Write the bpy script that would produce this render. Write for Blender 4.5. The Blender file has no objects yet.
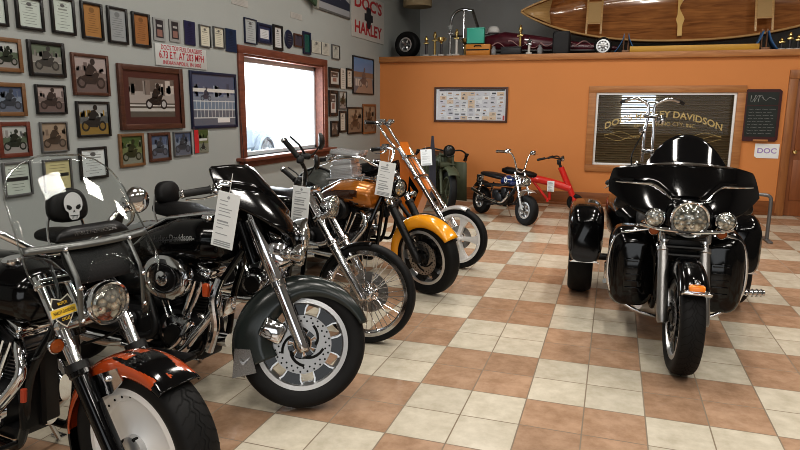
import bpy, bmesh, math, random
from mathutils import Vector, Matrix
random.seed(7)
SC = bpy.context.scene
COL = SC.collection
PI = math.pi
def rad(d): return d*PI/180
# ------------------------------------------------------------------ materials
MATS = {}
def mat(name, col, rough=.5, metal=0., coat=0., spec=.5, noise=0., nscale=8., emit=None, estr=1., bump=0., bscale=60.):
    if name in MATS: return MATS[name]
    m = bpy.data.materials.new(name); m.use_nodes = True
    nt = m.node_tree; b = nt.nodes['Principled BSDF']
    b.inputs['Base Color'].default_value = (*col, 1); b.inputs['Roughness'].default_value = rough
    b.inputs['Metallic'].default_value = metal; b.inputs['Coat Weight'].default_value = coat
    b.inputs['Coat Roughness'].default_value = .04; b.inputs['Specular IOR Level'].default_value = spec
    if noise > 0 or bump > 0:
        tc = nt.nodes.new('ShaderNodeTexCoord'); nz = nt.nodes.new('ShaderNodeTexNoise')
        nz.inputs['Scale'].default_value = nscale; nz.inputs['Detail'].default_value = 5
        nt.links.new(tc.outputs['Object'], nz.inputs['Vector'])
        if noise > 0:
            mx = nt.nodes.new('ShaderNodeMix'); mx.data_type = 'RGBA'
            mx.inputs[6].default_value = (*[c*(1-noise) for c in col], 1)
            mx.inputs[7].default_value = (*[min(1, c*(1+noise)) for c in col], 1)
            nt.links.new(nz.outputs['Fac'], mx.inputs[0]); nt.links.new(mx.outputs[2], b.inputs['Base Color'])
        if bump > 0:
            n2 = nt.nodes.new('ShaderNodeTexNoise'); n2.inputs['Scale'].default_value = bscale
            nt.links.new(tc.outputs['Object'], n2.inputs['Vector'])
            bp = nt.nodes.new('ShaderNodeBump'); bp.inputs['Strength'].default_value = bump; bp.inputs['Distance'].default_value = .004
            nt.links.new(n2.outputs['Fac'], bp.inputs['Height']); nt.links.new(bp.outputs['Normal'], b.inputs['Normal'])
    if emit:
        b.inputs['Emission Color'].default_value = (*emit, 1); b.inputs['Emission Strength'].default_value = estr
    MATS[name] = m
    return m
def wood(name, c1, c2, scale=3., axis=0, rough=.4, coat=0.):
    if name in MATS: return MATS[name]
    m = mat(name, c1, rough, coat=coat); nt = m.node_tree; b = nt.nodes['Principled BSDF']
    tc = nt.nodes.new('ShaderNodeTexCoord'); mp = nt.nodes.new('ShaderNodeMapping')
    s = [scale*9]*3; s[axis] = scale; mp.inputs['Scale'].default_value = s
    nz = nt.nodes.new('ShaderNodeTexNoise'); nz.inputs['Scale'].default_value = 1.; nz.inputs['Detail'].default_value = 6; nz.inputs['Distortion'].default_value = .6
    cr = nt.nodes.new('ShaderNodeValToRGB'); cr.color_ramp.elements[0].position = .3; cr.color_ramp.elements[1].position = .7
    cr.color_ramp.elements[0].color = (*c2, 1); cr.color_ramp.elements[1].color = (*c1, 1)
    nt.links.new(tc.outputs['Object'], mp.inputs['Vector']); nt.links.new(mp.outputs[0], nz.inputs['Vector'])
    nt.links.new(nz.outputs['Fac'], cr.inputs[0]); nt.links.new(cr.outputs[0], b.inputs['Base Color'])
    return m
def clear(name, tint=(1, 1, 1), rough=.02, gloss=.12, mul=.3):
    """thin sheet of clear plastic or glass: mostly transparent with a fresnel-like reflection"""
    if name in MATS: return MATS[name]
    m = bpy.data.materials.new(name); m.use_nodes = True; nt = m.node_tree; nt.nodes.clear()
    o = nt.nodes.new('ShaderNodeOutputMaterial'); t = nt.nodes.new('ShaderNodeBsdfTransparent'); g = nt.nodes.new('ShaderNodeBsdfGlossy')
    t.inputs[0].default_value = (*tint, 1); g.inputs['Roughness'].default_value = rough
    lw = nt.nodes.new('ShaderNodeLayerWeight'); lw.inputs[0].default_value = .35
    ma = nt.nodes.new('ShaderNodeMath'); ma.operation = 'MULTIPLY_ADD'; ma.inputs[1].default_value = mul; ma.inputs[2].default_value = gloss; ma.use_clamp = True
    mx = nt.nodes.new('ShaderNodeMixShader')
    nt.links.new(lw.outputs['Fresnel'], ma.inputs[0]); nt.links.new(ma.outputs[0], mx.inputs[0])
    nt.links.new(t.outputs[0], mx.inputs[1]); nt.links.new(g.outputs[0], mx.inputs[2]); nt.links.new(mx.outputs[0], o.inputs[0])
    MATS[name] = m
    return m
def vcol(name, rough=.5, coat=0.):
    """printed surface: colour comes from the mesh's own colour attribute"""
    if name in MATS: return MATS[name]
    m = mat(name, (1, 1, 1), rough, coat=coat); nt = m.node_tree
    a = nt.nodes.new('ShaderNodeAttribute'); a.attribute_name = 'Col'
    nt.links.new(a.outputs['Color'], nt.nodes['Principled BSDF'].inputs['Base Color'])
    return m
BLACK = mat('black_gloss_paint', (.003, .003, .0035), .10, spec=.42)
CHROME = mat('chrome', (.66, .67, .69), .10, 1.)
ALU = mat('brushed_aluminium', (.36, .355, .35), .36, 1.)
SILVER = mat('silver_cast', (.66, .67, .68), .33, .85)
RUBBER = mat('tyre_rubber', (.009, .009, .0095), .6, spec=.28, noise=.3, nscale=30)
GROOVE = mat('tyre_groove', (.004, .004, .004), .9)
MATT = mat('black_satin_metal', (.007, .007, .0075), .36, spec=.38)
LEATHER = mat('black_leather', (.008, .0075, .008), .5, spec=.32, bump=.25, bscale=120)
GRIP = mat('grip_rubber', (.010, .010, .010), .6)
GREYF = mat('charcoal_paint', (.021, .027, .026), .2, spec=.5)
ENGINE = mat('dark_engine_cast', (.035, .035, .037), .42, .6, noise=.4, nscale=20)
FIN = mat('engine_fin', (.20, .20, .21), .35, .9)
AMBER = mat('amber_lens', (.75, .22, .02), .15, coat=1., emit=(.8, .2, .01), estr=.15)
REDL = mat('red_lens', (.35, .01, .01), .15, coat=1.)
BURNT = mat('burnt_orange_paint', (.36, .055, .008), .18, coat=1.)
YELLOW = mat('yellow_paint', (.85, .36, .012), .2, coat=1.)
GOLD = mat('gold_orange_paint', (.42, .15, .02), .2, .35, coat=1., noise=.25, nscale=5)
ORANGE = mat('flat_orange_paint', (.60, .17, .02), .3, coat=.6)
OLIVE = mat('olive_drab_paint', (.060, .068, .038), .6, noise=.2)
STEEL = mat('dull_grey_steel', (.20, .20, .205), .42, .7)
BLUEP = mat('dark_blue_paint', (.012, .03, .13), .2, coat=1.)
REDP = mat('bright_red_paint', (.62, .025, .018), .3, coat=.5)
WHITE = mat('white_enamel', (.75, .75, .74), .4)
PAPER = mat('white_card', (.78, .80, .80), .7)
def lens_mat():
    m = mat('headlamp_glass', (.6, .6, .56), .12, .75, coat=1.); nt = m.node_tree; b = nt.nodes['Principled BSDF']
    tc = nt.nodes.new('ShaderNodeTexCoord'); v = nt.nodes.new('ShaderNodeTexVoronoi'); v.inputs['Scale'].default_value = 42
    cr = nt.nodes.new('ShaderNodeValToRGB'); cr.color_ramp.elements[0].color = (.75, .74, .68, 1); cr.color_ramp.elements[1].color = (.16, .16, .14, 1)
    cr.color_ramp.elements[1].position = .75
    bp = nt.nodes.new('ShaderNodeBump'); bp.inputs['Strength'].default_value = .6; bp.inputs['Distance'].default_value = .01
    nt.links.new(tc.outputs['Object'], v.inputs['Vector']); nt.links.new(v.outputs['Distance'], cr.inputs[0]); nt.links.new(cr.outputs[0], b.inputs['Base Color'])
    nt.links.new(v.outputs['Distance'], bp.inputs['Height']); nt.links.new(bp.outputs['Normal'], b.inputs['Normal'])
    return m
LENS = lens_mat()
SHIELD = clear('clear_windshield', (.94, .955, .955), .02, .006, .09)
SMOKE = mat('smoked_screen', (.005, .005, .006), .06, spec=.5)
PANE = clear('window_glass', (.97, .98, .98), .02, .004, .12)
PRINT = vcol('printed_paper', .45)
GPRINT = vcol('glossy_print', .3, .25)
# ------------------------------------------------------------------ mesh builder
class MB:
    def __init__(s, M=None):
        s.bm = bmesh.new(); s.M = M or Matrix(); s.mi = 0
        s.cl = s.bm.loops.layers.float_color.new('Col'); s.col = (1, 1, 1)
    def v(s, co): return s.bm.verts.new(s.M @ Vector(co))
    def f(s, vs):
        try: f = s.bm.faces.new(vs)
        except ValueError: return None
        s._t(f); return f
    def _t(s, f):
        f.material_index = s.mi
        for l in f.loops: l[s.cl] = (*s.col, 1)
    def _tv(s, vs):
        for f in {f for v in vs for f in v.link_faces}: s._t(f)
    def poly(s, pts): return s.f([s.v(p) for p in pts])
    def loft(s, rings, closed=True, caps=(1, 1), loop=False):
        R = [[s.v(p) for p in r] for r in rings]; n = len(R[0]); k = len(R)
        for i in range(k if loop else k-1):
            a, b = R[i], R[(i+1) % k]
            for j in range(n if closed else n-1):
                s.f([a[j], a[(j+1) % n], b[(j+1) % n], b[j]])
        if closed and not loop:
            if caps[0]: s.f(R[0][::-1])
            if caps[1]: s.f(R[-1])
        return R
    def tube(s, pts, r, n=10, closed=False, caps=(1, 1), flat=1.):
        pts = [Vector(p) for p in pts]; k = len(pts); rs = r if isinstance(r, (list, tuple)) else [r]*k
        T = []
        for i in range(k):
            a = pts[(i-1) % k] if closed or i > 0 else pts[i]; b = pts[(i+1) % k] if closed or i < k-1 else pts[i]
            t = (b-a); T.append(t.normalized() if t.length > 1e-9 else Vector((0, 0, 1)))
        u = T[0].orthogonal().normalized()
        if abs(T[0].z) < .95: u = T[0].cross(Vector((0, 0, 1))).normalized()
        rings = []
        for i in range(k):
            u = (u-T[i]*u.dot(T[i])); u = u.normalized() if u.length > 1e-6 else T[i].orthogonal().normalized()
            w = T[i].cross(u)
            rings.append([pts[i]+(u*math.cos(2*PI*j/n)+w*flat*math.sin(2*PI*j/n))*rs[i] for j in range(n)])
        s.loft(rings, True, caps, loop=closed)
    def lathe(s, prof, c=(0, 0, 0), axis=(0, 1, 0), n=32, closed=False, caps=(1, 1), a0=0., a1=2*PI):
        """prof: (radius, height along axis)"""
        ax = Vector(axis).normalized(); c = Vector(c)
        u = ax.orthogonal().normalized() if abs(ax.y) < .9 else Vector((1, 0, 0)); u = (u-ax*u.dot(ax)).normalized(); w = ax.cross(u)
        rings = [[c+ax*h+(u*math.cos(2*PI*j/n)+w*math.sin(2*PI*j/n))*max(r, 1e-4) for j in range(n)] for r, h in prof]
        s.loft(rings, True, caps, loop=closed)
    def disc(s, c, axis, r, th, n=32, ch=.15):
        b = min(th*.4, r*ch); s.lathe([(r-b, -th/2), (r, -th/2+b), (r, th/2-b), (r-b, th/2)], c, axis, n)
    def ring(s, c, axis, R, r, n=40, m=8):
        s.lathe([(R+r*math.cos(2*PI*i/m), r*math.sin(2*PI*i/m)) for i in range(m)], c, axis, n, closed=True)
    def box(s, c, size, bev=.0, rot=None, seg=2):
        M = s.M @ Matrix.Translation(c) @ (rot.to_4x4() if rot else Matrix()) @ Matrix.Diagonal((*size, 1))
        r = bmesh.ops.create_cube(s.bm, size=1, matrix=M); vs = r['verts']
        if bev > 0:
            es = list({e for v in vs for e in v.link_edges})
            rr = bmesh.ops.bevel(s.bm, geom=es, offset=min(bev, min(size)*.48), segments=seg, profile=.5, affect='EDGES')
            vs = rr['verts']
        s._tv(vs)
    def ball(s, c, r, rot=None, n=20, m=12):
        r = (r, r, r) if not isinstance(r, (list, tuple)) else r
        M = s.M @ Matrix.Translation(c) @ (rot.to_4x4() if rot else Matrix()) @ Matrix.Diagonal((*r, 1))
        s._tv(bmesh.ops.create_uvsphere(s.bm, u_segments=n, v_segments=m, radius=1, matrix=M)['verts'])
    def body(s, st, n=24, axis='x', p=2.4):
        """loft of superellipse sections along x: (x, z centre, half width, half height[, y centre])"""
        rings = []
        for a in st:
            x, zc, hw, hh = a[:4]; yc = a[4] if len(a) > 4 else 0
            r = []
            for j in range(n):
                t = 2*PI*j/n; cy, sz = math.cos(t), math.sin(t)
                y = yc+hw*math.copysign(abs(cy)**(2/p), cy); z = zc+hh*math.copysign(abs(sz)**(2/p), sz)
                r.append((x, y, z) if axis == 'x' else (y, x, z) if axis == 'y' else (y, z, x))
            rings.append(r)
        s.loft(rings)
    def prism(s, pts, d):
        """closed polygon extruded by the vector d"""
        d = Vector(d); s.loft([[Vector(p) for p in pts], [Vector(p)+d for p in pts]])
    def quad(s, o, u, v, x0, y0, x1, y1, h=0.):
        o, u, v = Vector(o), Vector(u), Vector(v); nn = u.cross(v).normalized()*h
        s.poly([o+u*x0+v*y0+nn, o+u*x1+v*y0+nn, o+u*x1+v*y1+nn, o+u*x0+v*y1+nn])
    def pol2(s, o, u, v, pts, h=0.):
        o, u, v = Vector(o), Vector(u), Vector(v); nn = u.cross(v).normalized()*h
        s.poly([o+u*x+v*y+nn for x, y in pts])
    def text(s, txt, size, o, u, v, warp=None, offset=0., h=0., align='CENTER', width=None):
        cu = bpy.data.curves.new('t', 'FONT'); cu.body = txt; cu.size = 1; cu.align_x = align; cu.align_y = 'CENTER'; cu.offset = offset; cu.resolution_u = 3
        ob = bpy.data.objects.new('t', cu); COL.objects.link(ob); dg = bpy.context.evaluated_depsgraph_get(); dg.update()
        me = bpy.data.meshes.new_from_object(ob.evaluated_get(dg)); bpy.data.objects.remove(ob); bpy.data.curves.remove(cu)
        o, u, v = Vector(o), Vector(u).normalized(), Vector(v).normalized(); nn = u.cross(v)*h
        xs = [q.co.x for q in me.vertices] or [0]; k = (width/(max(xs)-min(xs))) if width else size
        vs = []
        for q in me.vertices:
            x, y = q.co.x*k, q.co.y*size
            if warp: x, y = warp(x, y)
            vs.append(s.v(o+u*x+v*y+nn))
        for p in me.polygons: s.f([vs[i] for i in p.vertices])
        bpy.data.meshes.remove(me)
    def paint(s, fn):
        iv = s.M.inverted()
        for f in s.bm.faces:
            r = fn(iv @ f.calc_center_median())
            if r is not None: f.material_index = r
    def build(s, name, mats, parent=None, smooth=35, solid=0., sub=0, loc=None, recalc=True):
        bmesh.ops.remove_doubles(s.bm, verts=s.bm.verts, dist=1e-6)
        if recalc: bmesh.ops.recalc_face_normals(s.bm, faces=s.bm.faces)
        if loc is not None: bmesh.ops.translate(s.bm, verts=s.bm.verts, vec=-Vector(loc))
        me = bpy.data.meshes.new(name); s.bm.to_mesh(me); s.bm.free()
        for m in (mats if isinstance(mats, (list, tuple)) else [mats]): me.materials.append(m)
        if smooth and len(me.polygons):
            me.polygons.foreach_set('use_smooth', [True]*len(me.polygons)); me.set_sharp_from_angle(angle=rad(smooth))
        o = bpy.data.objects.new(name, me); COL.objects.link(o)
        if loc is not None: o.location = loc
        if parent: o.parent = parent
        if solid:
            md = o.modifiers.new('thick', 'SOLIDIFY'); md.thickness = solid; md.offset = -1
        if sub:
            md = o.modifiers.new('sub', 'SUBSURF'); md.levels = sub; md.render_levels = sub
        return o
def tag(o, label, cat, group=None):
    o['label'] = label; o['category'] = cat
    if group: o['group'] = group
    return o
def thing(name, label, cat, loc=(0, 0, 0), rz=0, group=None):
    o = bpy.data.objects.new(name, None); COL.objects.link(o); o.location = loc; o.rotation_euler = (0, 0, rz)
    o.empty_display_size = .1
    return tag(o, label, cat, group)
def struct(name, mb, m, **k):
    o = mb.build(name, m, **k); o['kind'] = 'structure'; return o
def smooth_path(pts, k=4):
    """catmull-rom through the points"""
    P = [Vector(p) for p in pts]; out = []
    for i in range(len(P)-1):
        a, b, c, d = P[max(i-1, 0)], P[i], P[i+1], P[min(i+2, len(P)-1)]
        for j in range(k):
            t = j/k
            out.append(.5*((2*b)+(c-a)*t+(2*a-5*b+4*c-d)*t*t+(3*b-a-3*c+d)*t**3))
    return out+[P[-1]]
# ------------------------------------------------------------------ the room
XL, YB, ZT = -4.08, 10.95, 4.7
TS, GX, GY = .61, -.971, 3.905
def floor_mat():
    m = mat('checker_tile_floor', (.5, .4, .3), .3); nt = m.node_tree; b = nt.nodes['Principled BSDF']; N = nt.nodes.new; L = nt.links.new
    tc = N('ShaderNodeTexCoord'); sp = N('ShaderNodeSeparateXYZ'); L(tc.outputs['Object'], sp.inputs[0])
    def M(op, a, bb=None, c=None):
        n = N('ShaderNodeMath'); n.operation = op
        for i, q in enumerate((a, bb, c)):
            if q is None: continue
            if isinstance(q, (int, float)): n.inputs[i].default_value = q
            else: L(q, n.inputs[i])
        return n.outputs[0]
    u = M('MULTIPLY', M('SUBTRACT', sp.outputs[0], GX), 1/TS); v = M('MULTIPLY', M('SUBTRACT', sp.outputs[1], GY), 1/TS)
    par = M('FLOORED_MODULO', M('ADD', M('FLOOR', u), M('FLOOR', v)), 2)   # 1 = tan, 0 = cream
    u2, v2 = M('MULTIPLY', u, 2), M('MULTIPLY', v, 2)
    def edge(w): return M('MINIMUM', M('FRACT', w), M('SUBTRACT', 1, M('FRACT', w)))
    g = M('LESS_THAN', M('MINIMUM', edge(u2), edge(v2)), .011)
    cell = N('ShaderNodeCombineXYZ'); L(M('FLOOR', u2), cell.inputs[0]); L(M('FLOOR', v2), cell.inputs[1])
    wn = N('ShaderNodeTexWhiteNoise'); wn.noise_dimensions = '3D'; L(cell.outputs[0], wn.inputs['Vector'])
    ad = N('ShaderNodeVectorMath'); ad.operation = 'MULTIPLY_ADD'; L(wn.outputs['Color'], ad.inputs[0]); ad.inputs[1].default_value = (9, 9, 9); L(tc.outputs['Object'], ad.inputs[2])
    nz = N('ShaderNodeTexNoise'); nz.inputs['Scale'].default_value = 9; nz.inputs['Detail'].default_value = 6; nz.inputs['Roughness'].default_value = .65; L(ad.outputs[0], nz.inputs['Vector'])
    def ramp(c1, c2):
        r = N('ShaderNodeValToRGB'); r.color_ramp.elements[0].position = .32; r.color_ramp.elements[1].position = .66
        r.color_ramp.elements[0].color = (*c1, 1); r.color_ramp.elements[1].color = (*c2, 1); L(nz.outputs['Fac'], r.inputs[0]); return r.outputs[0]
    def mix(f, a, c):
        x = N('ShaderNodeMix'); x.data_type = 'RGBA'
        for i, q in ((0, f), (6, a), (7, c)):
            if isinstance(q, tuple): x.inputs[i].default_value = (*q, 1)
            elif isinstance(q, float): x.inputs[i].default_value = q
            else: L(q, x.inputs[i])
        return x.outputs[2]
    tan = ramp((.33, .208, .132), (.48, .32, .218)); cream = ramp((.50, .45, .355), (.65, .595, .49))
    base = mix(par, cream, tan)
    hv = N('ShaderNodeHueSaturation'); L(base, hv.inputs['Color']); L(M('MULTIPLY_ADD', wn.outputs['Value'], .16, .92), hv.inputs['Value'])
    fin = mix(g, hv.outputs[0], (.23, .18, .13)); L(fin, b.inputs['Base Color'])
    L(M('MULTIPLY_ADD', g, .5, .27), b.inputs['Roughness'])
    bp = N('ShaderNodeBump'); bp.inputs['Distance'].default_value = .003; bp.inputs['Strength'].default_value = .5; L(M('SUBTRACT', 1, g), bp.inputs['Height']); L(bp.outputs[0], b.inputs['Normal'])
    return m
WALLG = mat('grey_wall_paint', (.365, .385, .375), .8, noise=.05, nscale=2, bump=.15, bscale=150)
WALLO = mat('orange_wall_paint', (.60, .24, .075), .7, noise=.06, nscale=1.5, bump=.1, bscale=120)
LOFTG = mat('loft_grey_paint', (.50, .505, .50), .85, noise=.08, nscale=1.2)
TRIMR = wood('redwood_trim', (.22, .075, .045), (.13, .04, .025), 3, 1, .45)
TRIMO = wood('amber_pine_trim', (.47, .22, .08), (.33, .135, .045), 2.5, 0, .4)
TRIMV = wood('amber_pine_upright', (.36, .15, .05), (.24, .09, .028), 2.5, 2, .4)
mb = MB(); mb.box((.4, 4, -.05), (9.6, 19, .1)); struct('floor', mb, floor_mat())
# left wall with the window opening
W0, W1, Z0, Z1 = 6.44, 8.56, 1.0, 2.18
mb = MB()
for a, b_, c, d in ((-5.5, W0, 0, ZT), (W1, 13.4, 0, ZT), (W0, W1, 0, Z0), (W0, W1, Z1, ZT)):
    mb.box((XL-.1, (a+b_)/2, (c+d)/2), (.2, b_-a, d-c))
struct('wall_left', mb, WALLG)
w = MB()
for a, b_, c, d in ((6.33, W0, Z0, Z1), (W1, 8.67, Z0, Z1), (6.33, 8.67, Z1, 2.27)): w.box((XL+.014, (a+b_)/2, (c+d)/2), (.026, b_-a, d-c), .005)
for a, b_, c, d in ((W0, W0+.025, Z0, Z1-.025), (W1-.025, W1, Z0, Z1-.025), (W0, W1, Z1-.025, Z1)): w.box((XL-.09, (a+b_)/2, (c+d)/2), (.19, b_-a, d-c))
win = struct('window_1', w, TRIMR)
w = MB(); w.box((XL+.01, 7.5, .98), (.24, 2.52, .04), .01); w.box((XL+.012, 7.5, .92), (.024, 2.4, .08), .004); w.build('window_sill', TRIMR, win)
w = MB()
for a, b_, c, d in ((W0+.02, W0+.07, Z0, Z1-.02), (W1-.07, W1-.02, Z0, Z1-.02), (W0+.02, W1-.02, Z1-.08, Z1-.02), (W0+.02, W1-.02, Z0, Z0+.045)): w.box((XL-.14, (a+b_)/2, (c+d)/2), (.05, b_-a, d-c), .005)
w.build('window_frame', mat('white_vinyl', (.62, .66, .70), .4), win)
w = MB(); w.box((XL-.145, 7.5, 1.58), (.006, 2.04, 1.1)); w.build('glass', PANE, win)
# back partition, with the opening of the lettered office window
S0, S1, S2, S3 = -.31, 1.75, .69, 1.86
mb = MB()
for a, b_, c, d in ((XL, S0, 0, 2.4), (S1, 2.46, 0, 2.4), (S0, S1, 0, S2), (S0, S1, S3, 2.4), (2.46, 3.4, 2.1, 2.4), (3.4, 5, 0, 2.4)):
    mb.box(((a+b_)/2, YB+.06, (c+d)/2), (b_-a, .12, d-c))
struct('wall_back', mb, WALLO)
mb = MB(); mb.box((.4, YB+.04, 2.44), (9.0, .2, .1), .01); struct('trim_1', mb, TRIMO)
mb = MB(); mb.box((.4, 12.3, 2.43), (9.0, 2.5, .08)); struct('floor_loft', mb, mat('loft_boards', (.12, .09, .07), .7))
mb = MB(); mb.box((.4, 13.5, ZT/2), (9.4, .15, ZT)); struct('wall_loft', mb, LOFTG)
mb = MB(); mb.box((4.95, 4, ZT/2), (.15, 19, ZT)); struct('wall_right', mb, mat('dim_wall_paint', (.16, .15, .14), .85))
mb = MB(); mb.box((.4, -5.4, ZT/2), (9.4, .15, ZT)); struct('wall_front', mb, mat('dim_wall_paint', (.16, .15, .14), .85))
mb = MB(); mb.box((.4, 4, ZT+.05), (9.4, 19.2, .1)); struct('ceiling', mb, mat('ceiling_dim', (.26, .255, .24), .9))
mb = MB(); mb.box((-.81, YB-.012, .11), (6.5, .024, .22), .006); mb.box((-.81, YB-.03, .02), (6.5, .04, .04), .006); struct('baseboard_back', mb, wood('baseboard_pine', (.27, .10, .035), (.18, .065, .02), 2.5, 0))
mb = MB(); mb.box((XL+.01, 3, .06), (.02, 15.9, .12), .005); struct('baseboard_left', mb, TRIMR)
# the lettered office window
w = MB()
for a, b_, c, d in ((-.43, S0, S2, S3), (S1, 1.87, S2, S3), (-.43, 1.87, S3, 1.968), (-.43, 1.87, .577, S2)): w.box(((a+b_)/2, YB-.014, (c+d)/2), (b_-a, .03, d-c), .006)
off = struct('window_2', w, TRIMO)
w = MB()
for a, b_, c, d in ((S0, S0+.035, S2+.035, S3-.035), (S1-.035, S1, S2+.035, S3-.035), (S0, S1, S3-.035, S3), (S0, S1, S2, S2+.035)): w.box(((a+b_)/2, YB+.02, (c+d)/2), (b_-a, .05, d-c), .004)
w.build('inner_frame', WHITE, off)
w = MB(); w.box((.72, YB+.03, 1.275), (2.0, .005, 1.12)); w.build('glass', PANE, off)
w = MB()
for i in range(29): w.box((.72, YB+.09, .72+i*.0395), (2.0, .041, .002), rot=Matrix.Rotation(rad(-30), 3, 'X'))
bl = w.build('blind', mat('bronze_blind_slats', (.25, .18, .10), .6), off); bl['kind'] = 'stuff'
w = MB()
O = (.72, YB+.025, 1.30)
def arch(x, y): return (x, y+.24*(1-(x/.95)**2)-.02)
w.text("DOC'S HARLEY DAVIDSON", .145, O, (1, 0, 0), (0, 0, 1), arch, .02, 0, width=1.74)
w.text('OF SHAWANO CTY. INC.', .085, (.76, YB+.025, 1.28), (1, 0, 0), (0, 0, 1), lambda x, y: (x, y+.09*(1-(x/.7)**2)), .006, 0, width=.92)
for sx in (-1, 1):
    for k in range(3):
        pts = [(.72+sx*(.25+t*.62), YB+.024, 1.13+k*.035+.05*math.sin(t*7+k*1.7)*(1-t*.4)) for t in [i/20 for i in range(21)]]
        w.tube(pts, .0035, 4)
w.build('gold_lettering', mat('gold_leaf', (.50, .37, .16), .45, .1), off)['label'] = 'gold arched lettering on the office glass'
mb = MB(); mb.box((.72, 13.3, 1.2), (4.5, .05, 2.3)); struct('wall_office', mb, mat('office_tan_glow', (.40, .31, .19), .8, emit=(.40, .28, .13), estr=.05))  # wall glows faintly by itself, standing in for light in the office
mb = MB(); mb.box((.41, 13.25, 1.64), (.60, .04, .62)); struct('window_3', mb, mat('bright_office_pane', (.8, .85, .95), .3, emit=(.75, .86, 1.), estr=2.6))
# door at the right
w = MB()
for a, b_, c, d in ((2.42, 2.54, 0, 2.06), (3.32, 3.46, 0, 2.06), (2.42, 3.46, 2.06, 2.19)): w.box(((a+b_)/2, YB-.014, (c+d)/2), (b_-a, .034, d-c), .006)
dr = struct('door_1', w, TRIMV)
w = MB(); w.box((2.93, YB+.03, 1.03), (.8, .04, 2.05), .004)
for x in (2.73, 3.13):
    for c, h in ((.55, .62), (1.45, .9)): w.box((x, YB+.008, c), (.27, .02, h), .012)
w.build('door_panel', wood('door_wood', (.30, .105, .035), (.20, .065, .02), 2, 2, .4), dr)
w = MB(); w.lathe([(.012, 0), (.012, .035), (.03, .045), (.034, .06), (.026, .075), (.004, .08)], (2.60, YB+.01, .98), (0, -1, 0), 20); w.lathe([(.032, 0), (.032, .008), (.004, .01)], (2.60, YB+.01, .98), (0, -1, 0), 20); w.build('door_knob', mat('brass', (.75, .55, .25), .2, 1.), dr)
# ------------------------------------------------------------------ outside the left window
mb = MB(); mb.box((-14, 8, -.12), (19.6, 40, .1)); struct('ground_outside', mb, mat('pale_concrete', (.55, .55, .54), .9))
tk = thing('pickup_truck', 'blue truck in painted glare-pale colours parked outside beyond the bright window', 'truck', (-9.0, 12.6, 0), rad(96))
PB = mat('glare_paled_body', (.24, .30, .36), .5); PT = mat('glare_paled_tyre', (.11, .12, .13), .8); PW = mat('glare_paled_wheel', (.34, .35, .36), .5)  # window glare put into the colours: body, tyres and wheels paled
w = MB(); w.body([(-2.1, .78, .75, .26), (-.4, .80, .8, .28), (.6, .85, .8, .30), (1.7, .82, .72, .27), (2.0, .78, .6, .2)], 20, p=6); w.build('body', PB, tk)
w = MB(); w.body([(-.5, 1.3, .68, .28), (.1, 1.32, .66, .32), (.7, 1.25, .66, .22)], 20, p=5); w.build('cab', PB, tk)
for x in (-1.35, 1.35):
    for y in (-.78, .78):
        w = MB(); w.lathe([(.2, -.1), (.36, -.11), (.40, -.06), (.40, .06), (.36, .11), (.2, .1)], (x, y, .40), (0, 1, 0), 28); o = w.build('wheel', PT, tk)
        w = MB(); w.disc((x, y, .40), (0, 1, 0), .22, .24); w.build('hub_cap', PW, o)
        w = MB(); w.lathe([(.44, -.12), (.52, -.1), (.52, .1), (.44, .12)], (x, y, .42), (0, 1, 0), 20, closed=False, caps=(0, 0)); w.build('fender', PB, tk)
# ------------------------------------------------------------------ what hangs on the left wall
FR = {'black': mat('frame_black', (.015, .014, .014), .35), 'brown': wood('frame_brown', (.11, .045, .028), (.06, .025, .016), 4, 1), 'oak': wood('frame_oak', (.22, .12, .055), (.15, .075, .035), 4, 1),
      'red': wood('frame_mahogany', (.18, .05, .03), (.11, .03, .02), 4, 1), 'navy': mat('frame_navy', (.012, .018, .05), .4), 'orange': wood('frame_orange', (.28, .12, .045), (.20, .08, .03), 4, 1), 'grey': mat('frame_grey', (.12, .12, .12), .4)}
GLZ = clear('picture_glass', (1, 1, 1), .05, .02)
def bike_art(mb, o, u, v, w, h, cx, cy, s, dark, mid, hh=.0006):
    """a little side-on motorcycle and rider drawn in flat shapes"""
    for dx in (-.5, .5):
        mb.col = dark; mb.pol2(o, u, v, [(cx+s*(dx+.24*math.cos(t)), cy+s*(.24+.24*math.sin(t))) for t in [2*PI*i/14 for i in range(14)]], hh)
        mb.col = mid; mb.pol2(o, u, v, [(cx+s*(dx+.15*math.cos(t)), cy+s*(.24+.15*math.sin(t))) for t in [2*PI*i/12 for i in range(12)]], hh*1.6)
    mb.col = dark
    mb.pol2(o, u, v, [(cx+s*a, cy+s*b) for a, b in ((-.62, .42), (-.25, .2), (.2, .18), (.45, .62), (.3, .68), (.0, .55), (-.3, .55))], hh*2)
    mb.pol2(o, u, v, [(cx+s*a, cy+s*b) for a, b in ((-.3, .52), (.02, .5), (.2, .72), (.32, .7), (.3, .78), (.08, .98), (-.12, .95), (-.28, .72))], hh*2)
    mb.pol2(o, u, v, [(cx+s*(.12+.13*math.cos(t)), cy+s*(1.08+.13*math.sin(t))) for t in [2*PI*i/10 for i in range(10)]], hh*2.4)
def lines(mb, o, u, v, w, h, n, ink, seed, top=.85, bot=.12, big=None):
    r = random.Random(seed); mb.col = ink
    for i in range(n):
        y = h*(top-(top-bot)*i/max(1, n-1)); L = w*r.uniform(.3, .72); t = h*(.018 if big is None or i != big else .05)
        mb.quad(o, u, v, w/2-L/2, y-t/2, w/2+L/2, y+t/2, .0006)
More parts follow.
